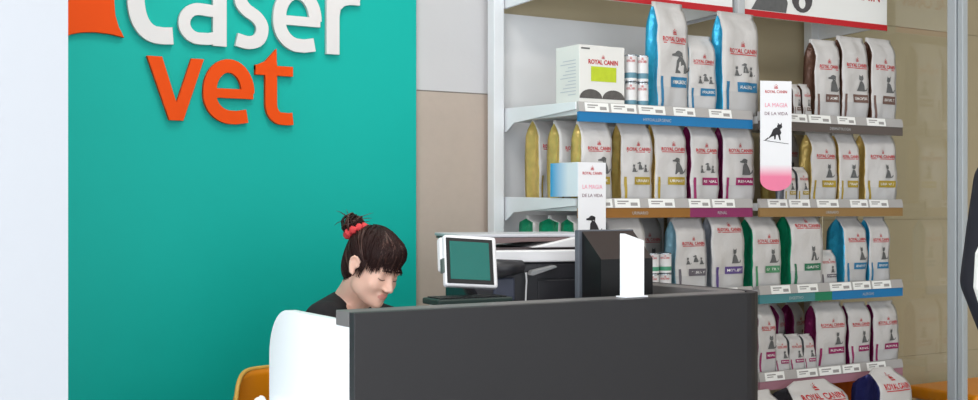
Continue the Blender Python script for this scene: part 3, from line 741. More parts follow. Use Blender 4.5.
# dark tray with keyboard sticking out at the left
kb = empty('keyboard', (x_on(468, 2.92), 2.92, z_at(299, x_on(468, 2.92), 2.92)-.012), 'dark keyboard on a raised tray left of the printer', 'keyboard', None, -.05)
kz = kb.location.z
kl = (x_on(500, 2.92)-x_on(428, 2.92))/2
MB().box(-kl, kl, -.05, .055, 0, .017).build('keyboard_case', mat('dark_green_plastic', (34, 50, 46), .4, var=.08), kb, bevel=.004)
mb = MB()
for r_ in range(4):
    for c_ in range(11): mb.box(-kl+.012+c_*(2*kl-.024)/11, -kl+.012+(c_+.86)*(2*kl-.024)/11, -.04+r_*.022, -.022+r_*.022, .0172, .0205)
mb.build('keys', M_BLK, kb)
tr = MB().box(-kl+.02, kl+.0, -.045, .05, -.012, -.001).box(-.03, .03, -.02, .02, .741-kz, -.012).box(-.09, .09, -.05, .05, .741-kz, .749-kz)
o = tr.build('keyboard_riser', M_PW, bevel=.002); o.location = kb.location; o.rotation_euler = (0, 0, -.05); tag(o, 'white riser tray under the dark keyboard', 'riser')

# ------------------------------------------------------------------ orange chair behind the woman
FAC = math.radians(18.5)
HIP = Vector((1.52, 3.482, 0))
ch = empty('shell_chair', (1.487, 3.545, 0), 'orange plastic shell chair with the woman in black sitting on it', 'chair', None, FAC)
M_OR = mat('orange_shell', (250, 152, 14), .35, var=.03); M_ORE = mat('pale_orange_rim', (246, 190, 90), .35, var=.02)
mb = MB(); nu, nv = 20, 14
def shell(a, b):        # a -1..1 across, b 0..1 up
    wdt = .215*(1-.30*max(0, b-.55)**1.5*3) if b > .55 else .215
    x = a*wdt; yy = .17+.045*b-.075*abs(a)**2.2
    zt2 = .818-.10*abs(a)**4.0
    z = .47+(zt2-.47)*b
    return Vector((x, yy, z))
for side in (0, 1):
    for j in range(nv+1):
        for i in range(nu+1):
            p = shell(-1+2*i/nu, j/nv)
            if side: p = p+Vector((0, .012, 0))
            mb.v.append(p)
n1 = (nu+1)*(nv+1)
for j in range(nv):
    for i in range(nu):
        a = j*(nu+1)+i
        mb.f.append([a, a+1, a+nu+2, a+nu+1]); mb.m.append(0)
        mb.f.append([n1+a, n1+a+nu+1, n1+a+nu+2, n1+a+1]); mb.m.append(0)
edge = [i for i in range(nu+1)]+[(j*(nu+1)+nu) for j in range(1, nv+1)]+[nv*(nu+1)+i for i in range(nu-1, -1, -1)]+[j*(nu+1) for j in range(nv-1, 0, -1)]
for k in range(len(edge)):
    a, b = edge[k], edge[(k+1) % len(edge)]
    mb.f.append([a, b, n1+b, n1+a]); mb.m.append(1)
mb.build('backrest', [M_OR, M_ORE], ch, smooth=True)
rim = [shell(-1, b/10)+Vector((0, .006, 0)) for b in range(2, 11)]+[shell(-1+i/10, 1)+Vector((0, .006, 0)) for i in range(1, 21)]+[shell(1, b/10)+Vector((0, .006, 0)) for b in range(9, 1, -1)]
MB().tube(rim, .0075, seg=8).build('rim', M_ORE, ch, smooth=True)
MB().box(-.21, .21, -.24, .185, .440, .466).build('seat', M_OR, ch, bevel=.012, seg=3)
for lx, ly in ((-.17, -.2), (.17, -.2), (-.17, .16), (.17, .16)):
    MB().tube([(lx, ly, .44), (lx*1.2, ly*1.2, 0)], .011, seg=8).build('leg', mat('chrome_leg', (180, 182, 186), .25, .8, var=.03), ch)
# white cloth on the left corner of the desk side
cl = MB(); n = 12
for j in range(n+1):
    for i in range(n+1):
        x = (i/n-.5)*.085; y = (j/n-.5)*.07
        z = .036*math.exp(-((x+.01)**2+(y)**2)/.0022)+.03*math.exp(-((x-.04)**2+(y)**2)/.0012)+.012*noise.noise(Vector((x*40, y*40, 2)))+.012
        cl.v.append(Vector((x, y, max(.001, z))))
for j in range(n):
    for i in range(n):
        a = j*(n+1)+i; cl.f.append([a, a+1, a+n+2, a+n+1]); cl.m.append(0)
bag_t = cl.build('crumpled_tissue', M_PAPER, smooth=True)
so = bag_t.modifiers.new('solid', 'SOLIDIFY'); so.thickness = .003; so.offset = 1
dc = MB().box(.93, 1.186, 2.97, 3.30, .02, .78).build('drawer_cabinet', M_DESKW, bevel=.004); tag(dc, 'low white cabinet beside the white side panel of the counter, under the tissue', 'cabinet')
bag_t.location = (1.165, 3.10, .7805); bag_t.scale = (.55, .6, .7); bag_t.rotation_euler = (0, 0, .3); bag_t.name = 'crumpled_tissue'
for v in bag_t.data.vertices: v.co.z *= 1.25
tag(bag_t, 'crumpled white tissue beside the orange chair at the left end of the counter', 'tissue')

# ------------------------------------------------------------------ people
def smin(a, b, k):
    h = max(k-abs(a-b), 0)/k; return min(a, b)-h*h*k*.25
def ell(p, c, r):
    q = Vector(((p.x-c[0])/r[0], (p.y-c[1])/r[1], (p.z-c[2])/r[2])); l = q.length
    g = Vector((q.x/r[0], q.y/r[1], q.z/r[2])).length
    return l*(l-1)/g if g > 1e-9 else -min(r)
def cap(p, a, b, ra, rb):
    a = Vector(a); b = Vector(b); ab = b-a; t = max(0, min(1, (p-a).dot(ab)/ab.dot(ab)))
    return (p-a-ab*t).length-(ra+(rb-ra)*t)
def head_sdf(p):
    q = Vector((abs(p.x), p.y, p.z))
    d = ell(q, (0, .015, .040), (.073, .092, .082))
    d = smin(d, ell(q, (0, -.030, -.028), (.058, .056, .078)), .03)
    d = smin(d, ell(q, (0, -.052, -.088), (.034, .034, .026)), .03)
    d = smin(d, ell(q, (.040, -.012, -.062), (.020, .036, .030)), .03)
    d = smin(d, ell(q, (.036, -.062, -.032), (.022, .020, .022)), .025)
    d = smin(d, ell(q, (.024, -.078, .020), (.024, .012, .009)), .018)
    d = max(d, -ell(q, (.031, -.101, -.004), (.017, .016, .012))) if False else -smin(-d, ell(q, (.031, -.104, -.003), (.018, .018, .013)), .014)
    d = smin(d, ell(q, (.031, -.070, -.004), (.0155, .0135, .0125)), .005)
    d = smin(d, cap(q, (0, -.084, .008), (0, -.108, -.034), .0065, .0095), .012)
    d = smin(d, ell(q, (.0105, -.098, -.038), (.0085, .010, .0075)), .006)
    d = smin(d, ell(q, (0, -.088, -.060), (.022, .009, .0055)), .006)
    d = smin(d, ell(q, (0, -.087, -.0705), (.018, .0095, .006)), .005)
    d = smin(d, ell(q, (0, -.080, -.096), (.017, .012, .014)), .014)
    return d
def ray_surface(fn, direction, org=Vector((0, -.012, -.005)), far=.17):
    lo, hi = .02, far
    for _ in range(22):
        m = (lo+hi)/2
        if fn(org+direction*m) < 0: lo = m
        else: hi = m
    return org+direction*lo
def sphere_dirs(nu, nv):
    D = []
    for j in range(nv+1):
        p = PI*j/nv
        for i in range(nu):
            t = 2*PI*i/nu
            D.append(Vector((math.sin(p)*math.sin(t), -math.sin(p)*math.cos(t), math.cos(p))))
    return D
def head_mb():
    nu, nv = 128, 96
    mb = MB(); mb.v = [ray_surface(head_sdf, d) for d in sphere_dirs(nu, nv)]
    for j in range(nv):
        for i in range(nu):
            a = j*nu+i; b = j*nu+(i+1) % nu
            mb.f.append([a, a+nu, b+nu, b]); mb.m.append(0)
    # ears
    for s in (-1, 1):
        pts = [(s*.071, .004, -.022), (s*.077, .004, -.034), (s*.080, .012, -.030), (s*.084, .022, -.010), (s*.086, .026, .010), (s*.084, .018, .023), (s*.079, .006, .022), (s*.074, -.002, .010)]
        mb.tube(pts, [.005, .0065, .0062, .005, .005, .005, .0048, .0045], seg=8)
        mb.ball((s*.074, .010, -.002), (.006, .013, .022))
        mb.ball((s*.073, -.003, -.004), (.005, .004, .006))
    return mb
def remesh(mb, mtx_list, name, voxel, smooth=2):
    """fuse overlapping closed solids into one continuous surface"""
    me = mb.mesh(name, [M_PAPER])
    bm = bmesh.new(); bm.from_mesh(me); bmesh.ops.recalc_face_normals(bm, faces=bm.faces); bm.to_mesh(me); bm.free()
    o = bpy.data.objects.new(name, me); COL.objects.link(o)
    r = o.modifiers.new('r', 'REMESH'); r.mode = 'VOXEL'; r.voxel_size = voxel
    if smooth:
        s = o.modifiers.new('s', 'SMOOTH'); s.factor = .5; s.iterations = smooth
    dg = bpy.context.evaluated_depsgraph_get(); dg.update()
    out = bpy.data.meshes.new_from_object(o.evaluated_get(dg))
    bpy.data.objects.remove(o)
    out.polygons.foreach_set('use_smooth', [True]*len(out.polygons)); out.name = name
    return out
def limb(mb, pts, rad, seg=16):
    P = [Vector(p) for p in pts]
    out = []; rr = []
    for i in range(len(P)-1):
        for k in range(6):
            t = k/6; out.append(P[i].lerp(P[i+1], t)); rr.append(rad[i]+(rad[i+1]-rad[i])*t)
    out.append(P[-1]); rr.append(rad[-1])
    mb.tube(out, rr, seg=seg)
    for p, r in zip(P, rad): mb.ball(p, r, seg=seg, rings=10)
def hand(mb, wrist, fwd, up, side, curl=.5, k=1.0):
    """palm and five bent fingers; side = +1 puts the thumb on the +x side of fwd/up"""
    fwd = Vector(fwd).normalized(); up = Vector(up); up = (up-fwd*up.dot(fwd)).normalized(); lat = fwd.cross(up).normalized()*side
    w = Vector(wrist)
    Mx = Matrix((( *lat, ), ( *fwd, ), ( *up, ))).transposed().to_4x4(); Mx.translation = w+fwd*.052*k
    mb.ball((0, 0, 0), (.040*k, .056*k, .0155*k), mtx=Mx)
    for i, (off, ln) in enumerate(((.028, .070), (.010, .080), (-.009, .074), (-.027, .058))):
        p = w+fwd*.088*k+lat*off*k; d = fwd.copy(); pts = [w+fwd*.05*k+lat*off*.8*k, p]; a = 0
        for s_, fr in enumerate((.42, .32, .26)):
            a += curl*(.5, .75, .6)[s_]
            d = fwd*math.cos(a)-up*math.sin(a)+lat*off*1.5
            p = p+d.normalized()*ln*fr*k; pts.append(p)
        limb(mb, pts, [.009*k, .0088*k, .0082*k, .0075*k, .0066*k], seg=10)
    p0 = w+fwd*.020*k+lat*.022*k; p1 = w+fwd*.052*k+lat*.048*k-up*.008*k; p2 = p1+fwd*.030*k+lat*.008*k-up*.010*k; p3 = p2+fwd*.022*k-up*.010*k-lat*.004*k
    limb(mb, [p0, p1, p2, p3], [.013*k, .011*k, .0095*k, .0078*k], seg=10)

M_SKIN = mat('skin', (232, 186, 166), .5, var=.04, vscale=30, sss=.12)
M_LIP = mat('lip_skin', (214, 146, 134), .45, var=.05, vscale=60)
M_HAIR = mat('dark_brown_hair', (40, 21, 19), .55, spec=.2, var=.45, vscale=30, bump=.5, bscale=60, stretch=(1.2, 1.2, .5))
M_HAIR2 = mat('auburn_hair', (68, 37, 28), .42, var=.35, vscale=30)
M_BLACK = mat('black_cotton', (24, 22, 26), .9, var=.12, vscale=20, bump=.25, bscale=25)
M_NAVY = mat('navy_denim', (36, 44, 84), .85, var=.12, vscale=25, bump=.2, bscale=120)
M_JACK = mat('navy_black_jacket', (20, 20, 32), .8, var=.15, vscale=20, bump=.25, bscale=20)
M_SCR = mat('coral_scrunchie', (214, 62, 66), .7, var=.25, vscale=60, bump=.4, bscale=80)

def hair_parts(style_):
    """hair in head coordinates; z up, face towards -y"""
    nu, nv = 96, 64
    def shape(p):
        q = Vector((abs(p.x), p.y, p.z))
        d = ell(q, (0, .018, .044), (.079, .096, .087))
        d = smin(d, ell(q, (0, .045, -.02), (.066, .062, .075)), .03)
        d = smin(d, ell(q, (.0, -.055, .070), (.060, .052, .046)), .03) if False else smin(d, ell(q, (.0, -.045, .066), (.058, .045, .046)), .03)
        return d
    def limit(d):
        """lowest z of the hair towards a direction: fringe in front, in front of and above the ear, nape behind"""
        t = math.atan2(abs(d.x), -d.y)      # 0 front .. pi back
        pts = [(0, .034), (.45, .032), (.75, .026), (1.0, .012), (1.2, .012), (1.42, .030), (1.75, .026), (2.0, -.03), (2.3, -.078), (PI, -.088)]
        for (a, za), (b, zb) in zip(pts, pts[1:]):
            if t <= b: return za+(zb-za)*(t-a)/(b-a)
        return pts[-1][1]
    mb = MB(); org = Vector((0, -.012, -.005))
    V0 = []; V1 = []; ok = []
    dirs = sphere_dirs(nu, nv)
    for d in dirs:
        ph = ray_surface(head_sdf, d); pr_ = ray_surface(shape, d, far=.2)
        if (pr_-org).length < (ph-org).length+.003: pr_ = org+d*((ph-org).length+.004)
        ang = math.atan2(d.x, -d.y)
        nz_ = noise.noise(Vector((math.sin(ang)*7, math.cos(ang)*7, d.z*1.2)))*.0035+noise.noise(Vector((math.sin(ang)*22, math.cos(ang)*22, d.z*2.5)))*.0016
        lz = limit(d)
        fade = max(0, min(1, (pr_.z-lz+.004)/.02))
        pr_ = pr_+d*nz_*fade-d*(1-fade)*min(.006, max(0, (pr_-ph).length-.004))
        V0.append(ph-d*.003); V1.append(pr_)
        ok.append(pr_.z > lz+.006*noise.noise(Vector((ang*14, 0, 3))))
    idx = {}
    def put(k, layer):
        if (k, layer) not in idx:
            idx[(k, layer)] = len(mb.v); mb.v.append(V1[k] if layer else V0[k])
        return idx[(k, layer)]
    edges = {}
    for j in range(nv):
        for i in range(nu):
            a = j*nu+i; b = j*nu+(i+1) % nu; q = [a, a+nu, b+nu, b]
            if sum(ok[k] for k in q) >= 3:
                mb.f.append([put(k, 1) for k in q]); mb.m.append(0)
                mb.f.append([put(k, 0) for k in q[::-1]]); mb.m.append(0)
                for e in zip(q, q[1:]+q[:1]):
                    edges[e] = 1
    for (a, b) in list(edges):
        if (b, a) not in edges:
            mb.f.append([put(b, 1), put(a, 1), put(a, 0), put(b, 0)]); mb.m.append(0)
    strands = MB(); rnd = random.Random(3)
    bun_dir = style_['bun']
    bd_ = Vector(bun_dir).normalized() if bun_dir else Vector((.25, .1, 1)).normalized()
    for k in range(style_.get('n', 330)):
        ang = rnd.uniform(-PI, PI); t_ = abs(ang)
        # target at the hairline
        dz = Vector((math.sin(ang), -math.cos(ang), 0)); lz = limit(dz)
        front_s = t_ < 1.25
        start = bd_
        crown = Vector((.12*math.sin(ang), -.35 if front_s else .2, 1)).normalized()
        # direction whose surface point reaches lz
        tz = lz+rnd.uniform(-.014, .002)-( .003 if front_s else 0)
        dd = (dz*.085+Vector((0, 0, tz+.005))).normalized()
        if front_s: seq = [crown.lerp(start, rnd.uniform(0, .5)), dd]
        else: seq = [start, dd] if t_ > 1.6 or rnd.random() < .5 else [start.lerp(crown, rnd.random()), dd]
        n = 12; pts = []; rad = []
        for q in range(n+1):
            t = q/n; d = seq[0].slerp(seq[1], t) if seq[0].angle(seq[1]) < 3.0 else seq[0].lerp(seq[1], t)
            p = ray_surface(shape, d, far=.2)
            ph = ray_surface(head_sdf, d)
            if (p-org).length < (ph-org).length+.003: p = org+d*((ph-org).length+.004)
            p = p+d*(.0012+.0025*math.sin(PI*t)*rnd.random())
            if front_s and t > .8: p = p-Vector((0, 0, 1))*.004*(t-.8)/.2
            pts.append(p); rad.append(.0019*(1-max(0, t-.45)/.55)+.0003)
        strands.tube(pts, rad, rnd.random() < style_.get('red', .12), seg=5)
    return mb, strands
def build_bun(mb, c, R_, seed=5, n=46):
    rnd = random.Random(seed)
    c = Vector(c)
    mb.ball(c, R_*.78, seg=16, rings=10)
    for k in range(n):
        ax = Vector((rnd.uniform(-1, 1), rnd.uniform(-1, 1), rnd.uniform(-1, 1))).normalized()
        a = ax.orthogonal().normalized(); b = ax.cross(a)
        r = R_*rnd.uniform(.72, 1.08); a0 = rnd.uniform(0, 2*PI); ln = rnd.uniform(2.2, 4.5); off = ax*R_*rnd.uniform(-.45, .45)
        pts = [c+off+(a*math.cos(a0+ln*q/12)+b*math.sin(a0+ln*q/12))*r*(1-.25*abs(off.length/R_)) for q in range(13)]
        mb.tube(pts, [.0035*(.5+.5*math.sin(PI*q/12)) for q in range(13)], int(rnd.random() < .6), seg=5)
    for k in range(9):            # loose ends
        d = Vector((rnd.uniform(-1, 1), rnd.uniform(-.3, 1), rnd.uniform(-.2, 1))).normalized()
        p = c+d*R_*.8; e = d+Vector((rnd.uniform(-.6, .6), rnd.uniform(-.6, .6), rnd.uniform(-.8, .2)))
        mb.tube([p, p+d*.014, p+d*.02+e*.012, p+d*.02+e*.026], [.0016, .0013, .001, .0004], 1, seg=4)

def face_details(root, HM, glass=False):
    """brows, lashes and nostril shading geometry as children"""
    def toskin(x, z, out=.0008):
        lo, hi = -.14, -.02
        for _ in range(22):
            m = (lo+hi)/2
            if head_sdf(Vector((x, m, z))) < 0: hi = m
            else: lo = m
        return HM @ Vector((x, lo-out, z))
    for s in (-1, 1):
        MB().tube([toskin(s*(.013+.034*t), .019+.006*math.sin(PI*(.25+.6*t)), .0008) for t in [k/8 for k in range(9)]], [.0012+.0016*math.sin(PI*min(1, .25+k/9)) for k in range(9)], seg=6).build('eyebrow', M_HAIR, root, smooth=True)
        MB().tube([toskin(s*(.0175+.028*t), -.0085-.0035*math.sin(PI*t)+.002*t, .0006) for t in [k/10 for k in range(11)]], [.0005+.0009*math.sin(PI*(.15+.8*k/10)) for k in range(11)], seg=6).build('eyelashes', mat('brown_lashes', (84, 52, 46), .6, var=.05), root, smooth=True)

def person(label, H, HM, joints, outfit, loc, rz, hairstyle, voxel=.005):
    """H: root empty transform is loc/rz; all geometry in its local space (facing -y)"""
    root = empty('person', loc, label, 'person', None, rz)
    body = MB()
    hm = head_mb(); body.add([HM @ v for v in hm.v], hm.f, 0)
    J = {k: Vector(v) for k, v in joints.items() if k != 'curl'}
    neck_top = HM @ Vector((0, .022, -.055))
    limb(body, [J['neck'], J['neck'].lerp(neck_top, .5)+Vector((0, .004, 0)), neck_top], [.058, .050, .050])
    # torso
    def torso(mb, g, hem=True, top=True):
        ch_, ab, pe = J['chest'], J['belly'], J['pelvis']
        nk = J['neck'] if g == 0 else J['neck']+Vector((-.004, .040, .004))
        ax = (J['neck']-J['chest']).normalized(); rot = Vector((0, 0, 1)).rotation_difference(ax).to_matrix().to_4x4()
        for c, r in ((ch_, (.150, .100, .150)), (ch_.lerp(nk, .45), (.135, .080, .085))):
            mb.ball((0, 0, 0), tuple(q+g for q in r), seg=24, rings=14, mtx=Matrix.Translation(c) @ rot)
        ax = (ch_-pe).normalized(); rot2 = Vector((0, 0, 1)).rotation_difference(ax).to_matrix().to_4x4()
        for t, r in ((.66, (.132, .096, .10)), (.4, (.128, .096, .10)), (.15, (.142, .108, .10))):
            mb.ball((0, 0, 0), tuple(q+g for q in r), seg=24, rings=14, mtx=Matrix.Translation(pe.lerp(ch_, t)) @ rot2)
        for s in 'LR':
            limb(mb, [nk-Vector((0, 0, .035)), J['sh'+s]], [.048+g, .050+g])
    torso(body, 0)
    body.ball(J['pelvis'], (.150, .115, .10), seg=24, rings=14)
    for s in 'LR':
        limb(body, [J['sh'+s], J['sh'+s].lerp(J['el'+s], .5), J['el'+s]], [.050, .043, .036])
        limb(body, [J['el'+s], J['el'+s].lerp(J['wr'+s], .3), J['wr'+s]], [.036, .038, .025])
        f = (J['wr'+s]-J['el'+s]).normalized()
        hf = Vector(joints['hf'+s]) if 'hf'+s in joints else f
        hand(body, J['wr'+s], hf, joints['hu'+s], 1 if s == 'R' else -1, joints.get('curl', .5))
        limb(body, [J['hip'+s], J['hip'+s].lerp(J['kn'+s], .5), J['kn'+s]], [.082, .070, .052])
        limb(body, [J['kn'+s], J['kn'+s].lerp(J['an'+s], .3), J['an'+s]], [.052, .054, .036])
    me = remesh(body, None, 'body', voxel)
    me.materials.clear(); me.materials.append(M_SKIN); me.materials.append(M_LIP)
    inv_ = HM.inverted()
    for p in me.polygons:
        q = inv_ @ p.center
        if q.y < -.078 and abs(q.x) < .020 and -.0755 < q.z < -.0565:
            if abs(q.x) < .021*(1-((q.z+.0655)/.013)**2*.75): p.material_index = 1
    link_mesh('body', me, root)
    # clothes
    top = MB(); torso(top, .014)
    for s in 'LR':
        a = J['sh'+s]; b = J['el'+s]; c = J['wr'+s]
        if outfit['sleeve'] == 'short': limb(top, [a, a.lerp(b, .62)], [.064, .060])
        else:
            limb(top, [a, a.lerp(b, .5), b], [.068, .064, .058]); limb(top, [b, b.lerp(c, .5), b.lerp(c, .97)], [.058, .052, .042])
    if outfit.get('hem'): top.ball(J['pelvis']+Vector((0, 0, .03)), (.172, .136, .13), seg=24, rings=14)
    o = link_mesh('top', remesh(top, None, 'top', voxel*1.5, 4), root); o.data.materials.clear(); o.data.materials.append(outfit['top'])
    tr_ = MB(); tr_.ball(J['pelvis'], (.163, .127, .112), seg=24, rings=14)
    for s in 'LR':
        limb(tr_, [J['hip'+s], J['hip'+s].lerp(J['kn'+s], .5), J['kn'+s]], [.094, .082, .068])
        limb(tr_, [J['kn'+s], J['kn'+s].lerp(J['an'+s], .35), J['an'+s]+Vector((0, 0, .01))], [.068, .066, .056])
    o = link_mesh('trousers', remesh(tr_, None, 'trousers', voxel*1.5, 4), root); o.data.materials.clear(); o.data.materials.append(outfit['bottom'])
    for s in 'LR':
        a = J['an'+s]; sh = MB()
        fd = Vector(outfit.get('footdir', (0, -1, 0)))
        rot = Matrix.Translation((a.x, a.y, 0)) @ Vector((0, -1, 0)).rotation_difference(fd).to_matrix().to_4x4()
        sh.ball((0, -.05, .045), (.045, .125, .042), seg=18, rings=10, mtx=rot); sh.ball((0, .02, .06), (.042, .05, .05), seg=18, rings=10, mtx=rot)
        sh.box(-.042, .042, -.165, .065, .002, .022, 0, rot)
        sm = remesh(sh, None, 'shoe', .006, 4); sm.materials.clear(); sm.materials.append(mat('black_shoe', (28, 26, 28), .5, var=.05)); link_mesh('shoe', sm, root)
    # face and hair
    face_details(root, HM)
    cap_, strands = hair_parts(hairstyle)
    hb = MB(); hb.add([HM @ v for v in cap_.v], cap_.f, 0)
    k0 = len(hb.v); hb.add([HM @ v for v in strands.v], strands.f, [int(m) for m in strands.m])
    if hairstyle['bun']:
        b2 = MB(); build_bun(b2, hairstyle['bunpos'], hairstyle['bunr']); hb.add([HM @ v for v in b2.v], b2.f, [int(m) for m in b2.m])
    # temple and nape wisps
    rnd = random.Random(11)
    for s in (-1, 1):
        for k in range(hairstyle.get('wisps', 9)):
            y0 = -.030+.006*k*.6; x0 = s*(.070-.0006*k)
            pts = [HM @ Vector((x0+s*.004, y0, .030)), HM @ Vector((x0+s*.004, y0-.001, .008)), HM @ Vector((x0+s*.003, y0+.003, -.012)), HM @ Vector((x0-s*.001, y0+.006+rnd.uniform(-.003, .003), -.028-rnd.uniform(0, .014)))]
            hb.tube(pts, [.0022, .002, .0013, .0005], 0, seg=5)
        for k in range(5):
            x0 = s*rnd.uniform(.01, .055); pts = [HM @ Vector((x0, .090-abs(x0)*.3, -.03)), HM @ Vector((x0, .080-abs(x0)*.3, -.07)), HM @ Vector((x0+rnd.uniform(-.01, .01), .068-abs(x0)*.3, -.088-rnd.uniform(0, .012)))]
            hb.tube(pts, [.003, .002, .0006], 0, seg=5)
    hb.build('hair', [M_HAIR, M_HAIR2], root, smooth=True)
    return root

# seated woman, head bowed over the desk
def local_seat(p): return Vector(p)
yaw_head = math.radians(3)       # extra turn of the head beyond the shoulders
HEADC = Vector((-.018, -.245, 1.169))
HMs = Matrix.Translation(HEADC) @ Matrix.Rotation(yaw_head, 4, 'Z') @ Matrix.Rotation(math.radians(6), 4, 'Y') @ Matrix.Rotation(math.radians(25), 4, 'X') @ Matrix.Scale(.915, 4)
Js = dict(neck=(0, -.135, 1.060), chest=(0, -.095, .915), belly=(0, -.05, .74), pelvis=(0, 0, .575),
          shL=(.13, -.155, .975), shR=(-.128, -.150, 1.005), elL=(.20, -.11, .79), elR=(-.19, -.10, .79), wrL=(.085, -.325, .785), wrR=(-.075, -.325, .785),
          huL=(0, 0, 1), huR=(0, 0, 1), hipL=(.085, -.02, .565), hipR=(-.085, -.02, .565), knL=(.11, -.42, .525), knR=(-.11, -.42, .525), anL=(.11, -.40, .095), anR=(-.11, -.40, .095), curl=.35)
bun = dict(bun=(-.22, .80, .58), bunpos=(-.034, .120, .092), bunr=.037, n=520, red=.10)
wom = person('woman with dark hair in a messy bun and black top, bowed over the desk', None, HMs, Js, dict(sleeve='short', top=M_BLACK, bottom=M_NAVY), (HIP.x, HIP.y, 0), FAC, bun, voxel=.0042)
# scrunchie round the bun's foot
def scrunchie(HM, root, c, ax, R_, r):
    mb = MB(); c = Vector(c); ax = Vector(ax).normalized(); a = ax.orthogonal().normalized(); b = ax.cross(a); n, m = 48, 10
    for i in range(n):
        t = 2*PI*i/n; d = a*math.cos(t)+b*math.sin(t); rr_ = r*(1+.35*math.sin(t*9)+.15*math.sin(t*17)); cc = c+d*R_
        for k in range(m):
            q = 2*PI*k/m; mb.v.append(HM @ (cc+d*math.cos(q)*rr_+ax*math.sin(q)*rr_))
    for i in range(n):
        for k in range(m):
            mb.f.append([i*m+k, i*m+(k+1) % m, ((i+1) % n)*m+(k+1) % m, ((i+1) % n)*m+k]); mb.m.append(0)
    o = mb.build('scrunchie', M_SCR, root, smooth=True); o['label'] = 'coral red scrunchie around the bun'
scrunchie(HMs, wom, (-.028, .101, .078), (-.12, .75, .6), .030, .012)

# sheet of paper she reads
pp = MB().box(-.105, .105, -.1485, .1485, 0, .0015).build('paper_sheet', M_PAPER)
pp.location = (1.60, 3.03, .7405); pp.rotation_euler = (0, 0, .3); tag(pp, 'white sheet of paper on the desk under the woman\'s hands', 'paper')

# standing person cut by the right edge
px_, py_ = 3.222, 2.129
HMt = Matrix.Translation((0, -.03, 1.665)) @ Matrix.Rotation(math.radians(4), 4, 'X')
Jt = dict(neck=(0, .01, 1.505), chest=(0, .0, 1.30), belly=(0, 0, 1.12), pelvis=(0, 0, .955),
          shL=(.17, .01, 1.425), shR=(-.155, .01, 1.425), elL=(.235, .03, 1.13), elR=(-.198, .03, 1.13), wrL=(.24, -.06, .88), wrR=(-.175, -.10, .88),
          huL=(1, 0, 0), huR=(-1, 0, 0), hipL=(.085, 0, .93), hipR=(-.085, 0, .93), knL=(.10, -.01, .50), knR=(-.10, -.01, .50), anL=(.105, .02, .09), anR=(-.105, .02, .09), curl=.5)
person('person in dark jacket and navy trousers cut off by the right edge', None, HMt, Jt, dict(sleeve='long', top=M_JACK, bottom=mat('navy_trousers', (38, 38, 92), .8, var=.1, vscale=20, bump=.2, bscale=30), hem=True), (px_, py_, 0), math.radians(-24), dict(bun=None, n=200, red=.05), voxel=.006)

# ------------------------------------------------------------------ glass partition on the right
GX = 4.405
gl = empty('glass_partition', (GX, 3.65, 0), 'clear glass partition with grey aluminium post right of the shelves', 'glass partition')
M_GL = mat('clear_glass', (245, 248, 246), .02, trans=1.0, spec=.5)
MB().box(-.004, .004, -.27, .452, .09, 2.9).build('glass_pane', M_GL, gl)
M_ALU = mat('aluminium_frame', (178, 184, 188), .45, .1, var=.03)
MB().box(-.02, .02, -.315, -.272, 0, 3.0).build('post', M_ALU, gl, bevel=.003)
MB().box(-.012, .022, -.345, -.318, 0, 3.0).build('door_stile', M_ALU, gl, bevel=.003)
MB().box(-.018, .018, -.27, .452, 0, .09).build('bottom_rail', M_ALU, gl, bevel=.002)
# orange bench beyond the glass
oc = empty('bench', (5.05, 3.70, 0), 'orange bench seat glimpsed low behind the glass partition', 'bench')
MB().box(-.30, .30, -.20, .20, .425, .485).build('seat', M_OR, oc, bevel=.02, seg=3)
for lx in (-.24, .24):
    MB().box(lx-.015, lx+.015, -.17, .17, 0, .424).build('leg', M_ALU, oc, bevel=.003)
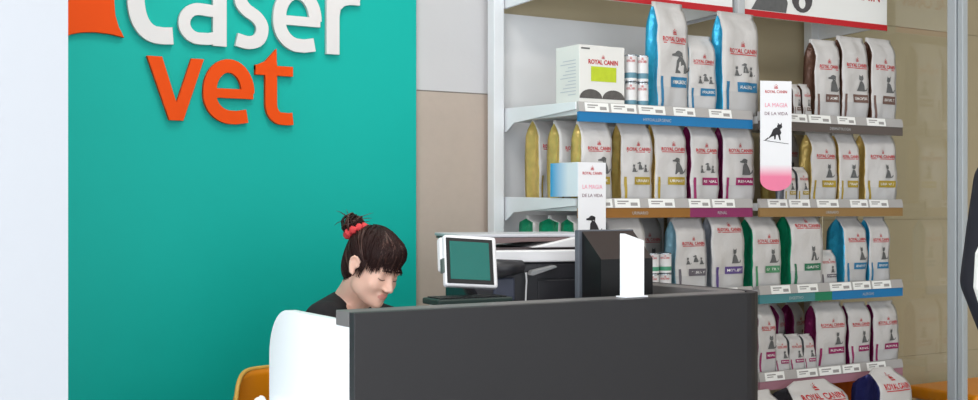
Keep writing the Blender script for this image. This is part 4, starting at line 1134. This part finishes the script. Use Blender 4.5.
# white bag held at the standing person's side
bx_ = 3.30*FX+(995-489)/FPX*3.30*FY; by_ = 3.30*FY-(995-489)/FPX*3.30*FX
zb_ = z_at(311, bx_, by_); zt_b = z_at(234, bx_, by_)
hb_ = empty('shopping_bag', (bx_, by_, zb_), 'white bag at the side of the person in the dark jacket', 'bag', None, math.radians(-31.5))
h_ = zt_b-zb_
MB().prism([(-.035, 0), (.06, 0), (.065, h_), (-.025, h_), (-.05, h_*.75), (-.055, h_*.3)], -.02, .02, 'y').build('bag_body', M_PAPER, hb_, bevel=.01, seg=3)
MB().tube([(-.015, 0, h_-.005), (-.012, 0, h_+.05), (.02, 0, h_+.085), (.05, 0, h_+.05), (.052, 0, h_-.005)], .004, seg=6).build('handle', M_PAPER, hb_)

# ------------------------------------------------------------------ light
wd = bpy.data.worlds.new('daylight'); SC.world = wd; wd.use_nodes = True
bg = wd.node_tree.nodes['Background']; bg.inputs['Color'].default_value = (.86, .93, 1, 1); bg.inputs['Strength'].default_value = 1.0
def area(name, loc, rot, sx, sy, e, col):
    l = bpy.data.lights.new(name, 'AREA'); l.shape = 'RECTANGLE'; l.size = sx; l.size_y = sy; l.energy = e; l.color = col
    o = bpy.data.objects.new(name, l); COL.objects.link(o); o.location = loc; o.rotation_euler = rot; return o
area('shopfront_daylight', (-3.6, .5, 1.7), (0, math.radians(-90), math.radians(0)), 2.6, 6.0, 255, (.90, .95, 1))
area('shopfront_daylight_rear', (.5, -3.6, 1.8), (math.radians(90), 0, 0), 6.0, 2.4, 105, (.92, .96, 1))
for k, (x, y) in enumerate(((.6, 1.4), (2.6, 1.4), (1.5, 3.2), (4.6, 1.6))):
    area('ceiling_panel', (x, y, 3.05), (0, 0, 0), .6, .6, 14, (1, .96, .9))

# ------------------------------------------------------------------ camera
cd = bpy.data.cameras.new('camera'); cam = bpy.data.objects.new('camera', cd); COL.objects.link(cam)
cam.location = (0, 0, CAMZ); cam.rotation_euler = (PI/2, 0, math.radians(-31.5))
cd.sensor_width = 36; cd.lens = 36*FPX/978; cd.shift_y = 6/978; cd.clip_start = .05
SC.camera = cam
SC.view_settings.view_transform = 'Standard'; SC.view_settings.look = 'None'; SC.view_settings.gamma = 1; SC.view_settings.use_curve_mapping = False
SC.view_settings.exposure = 0
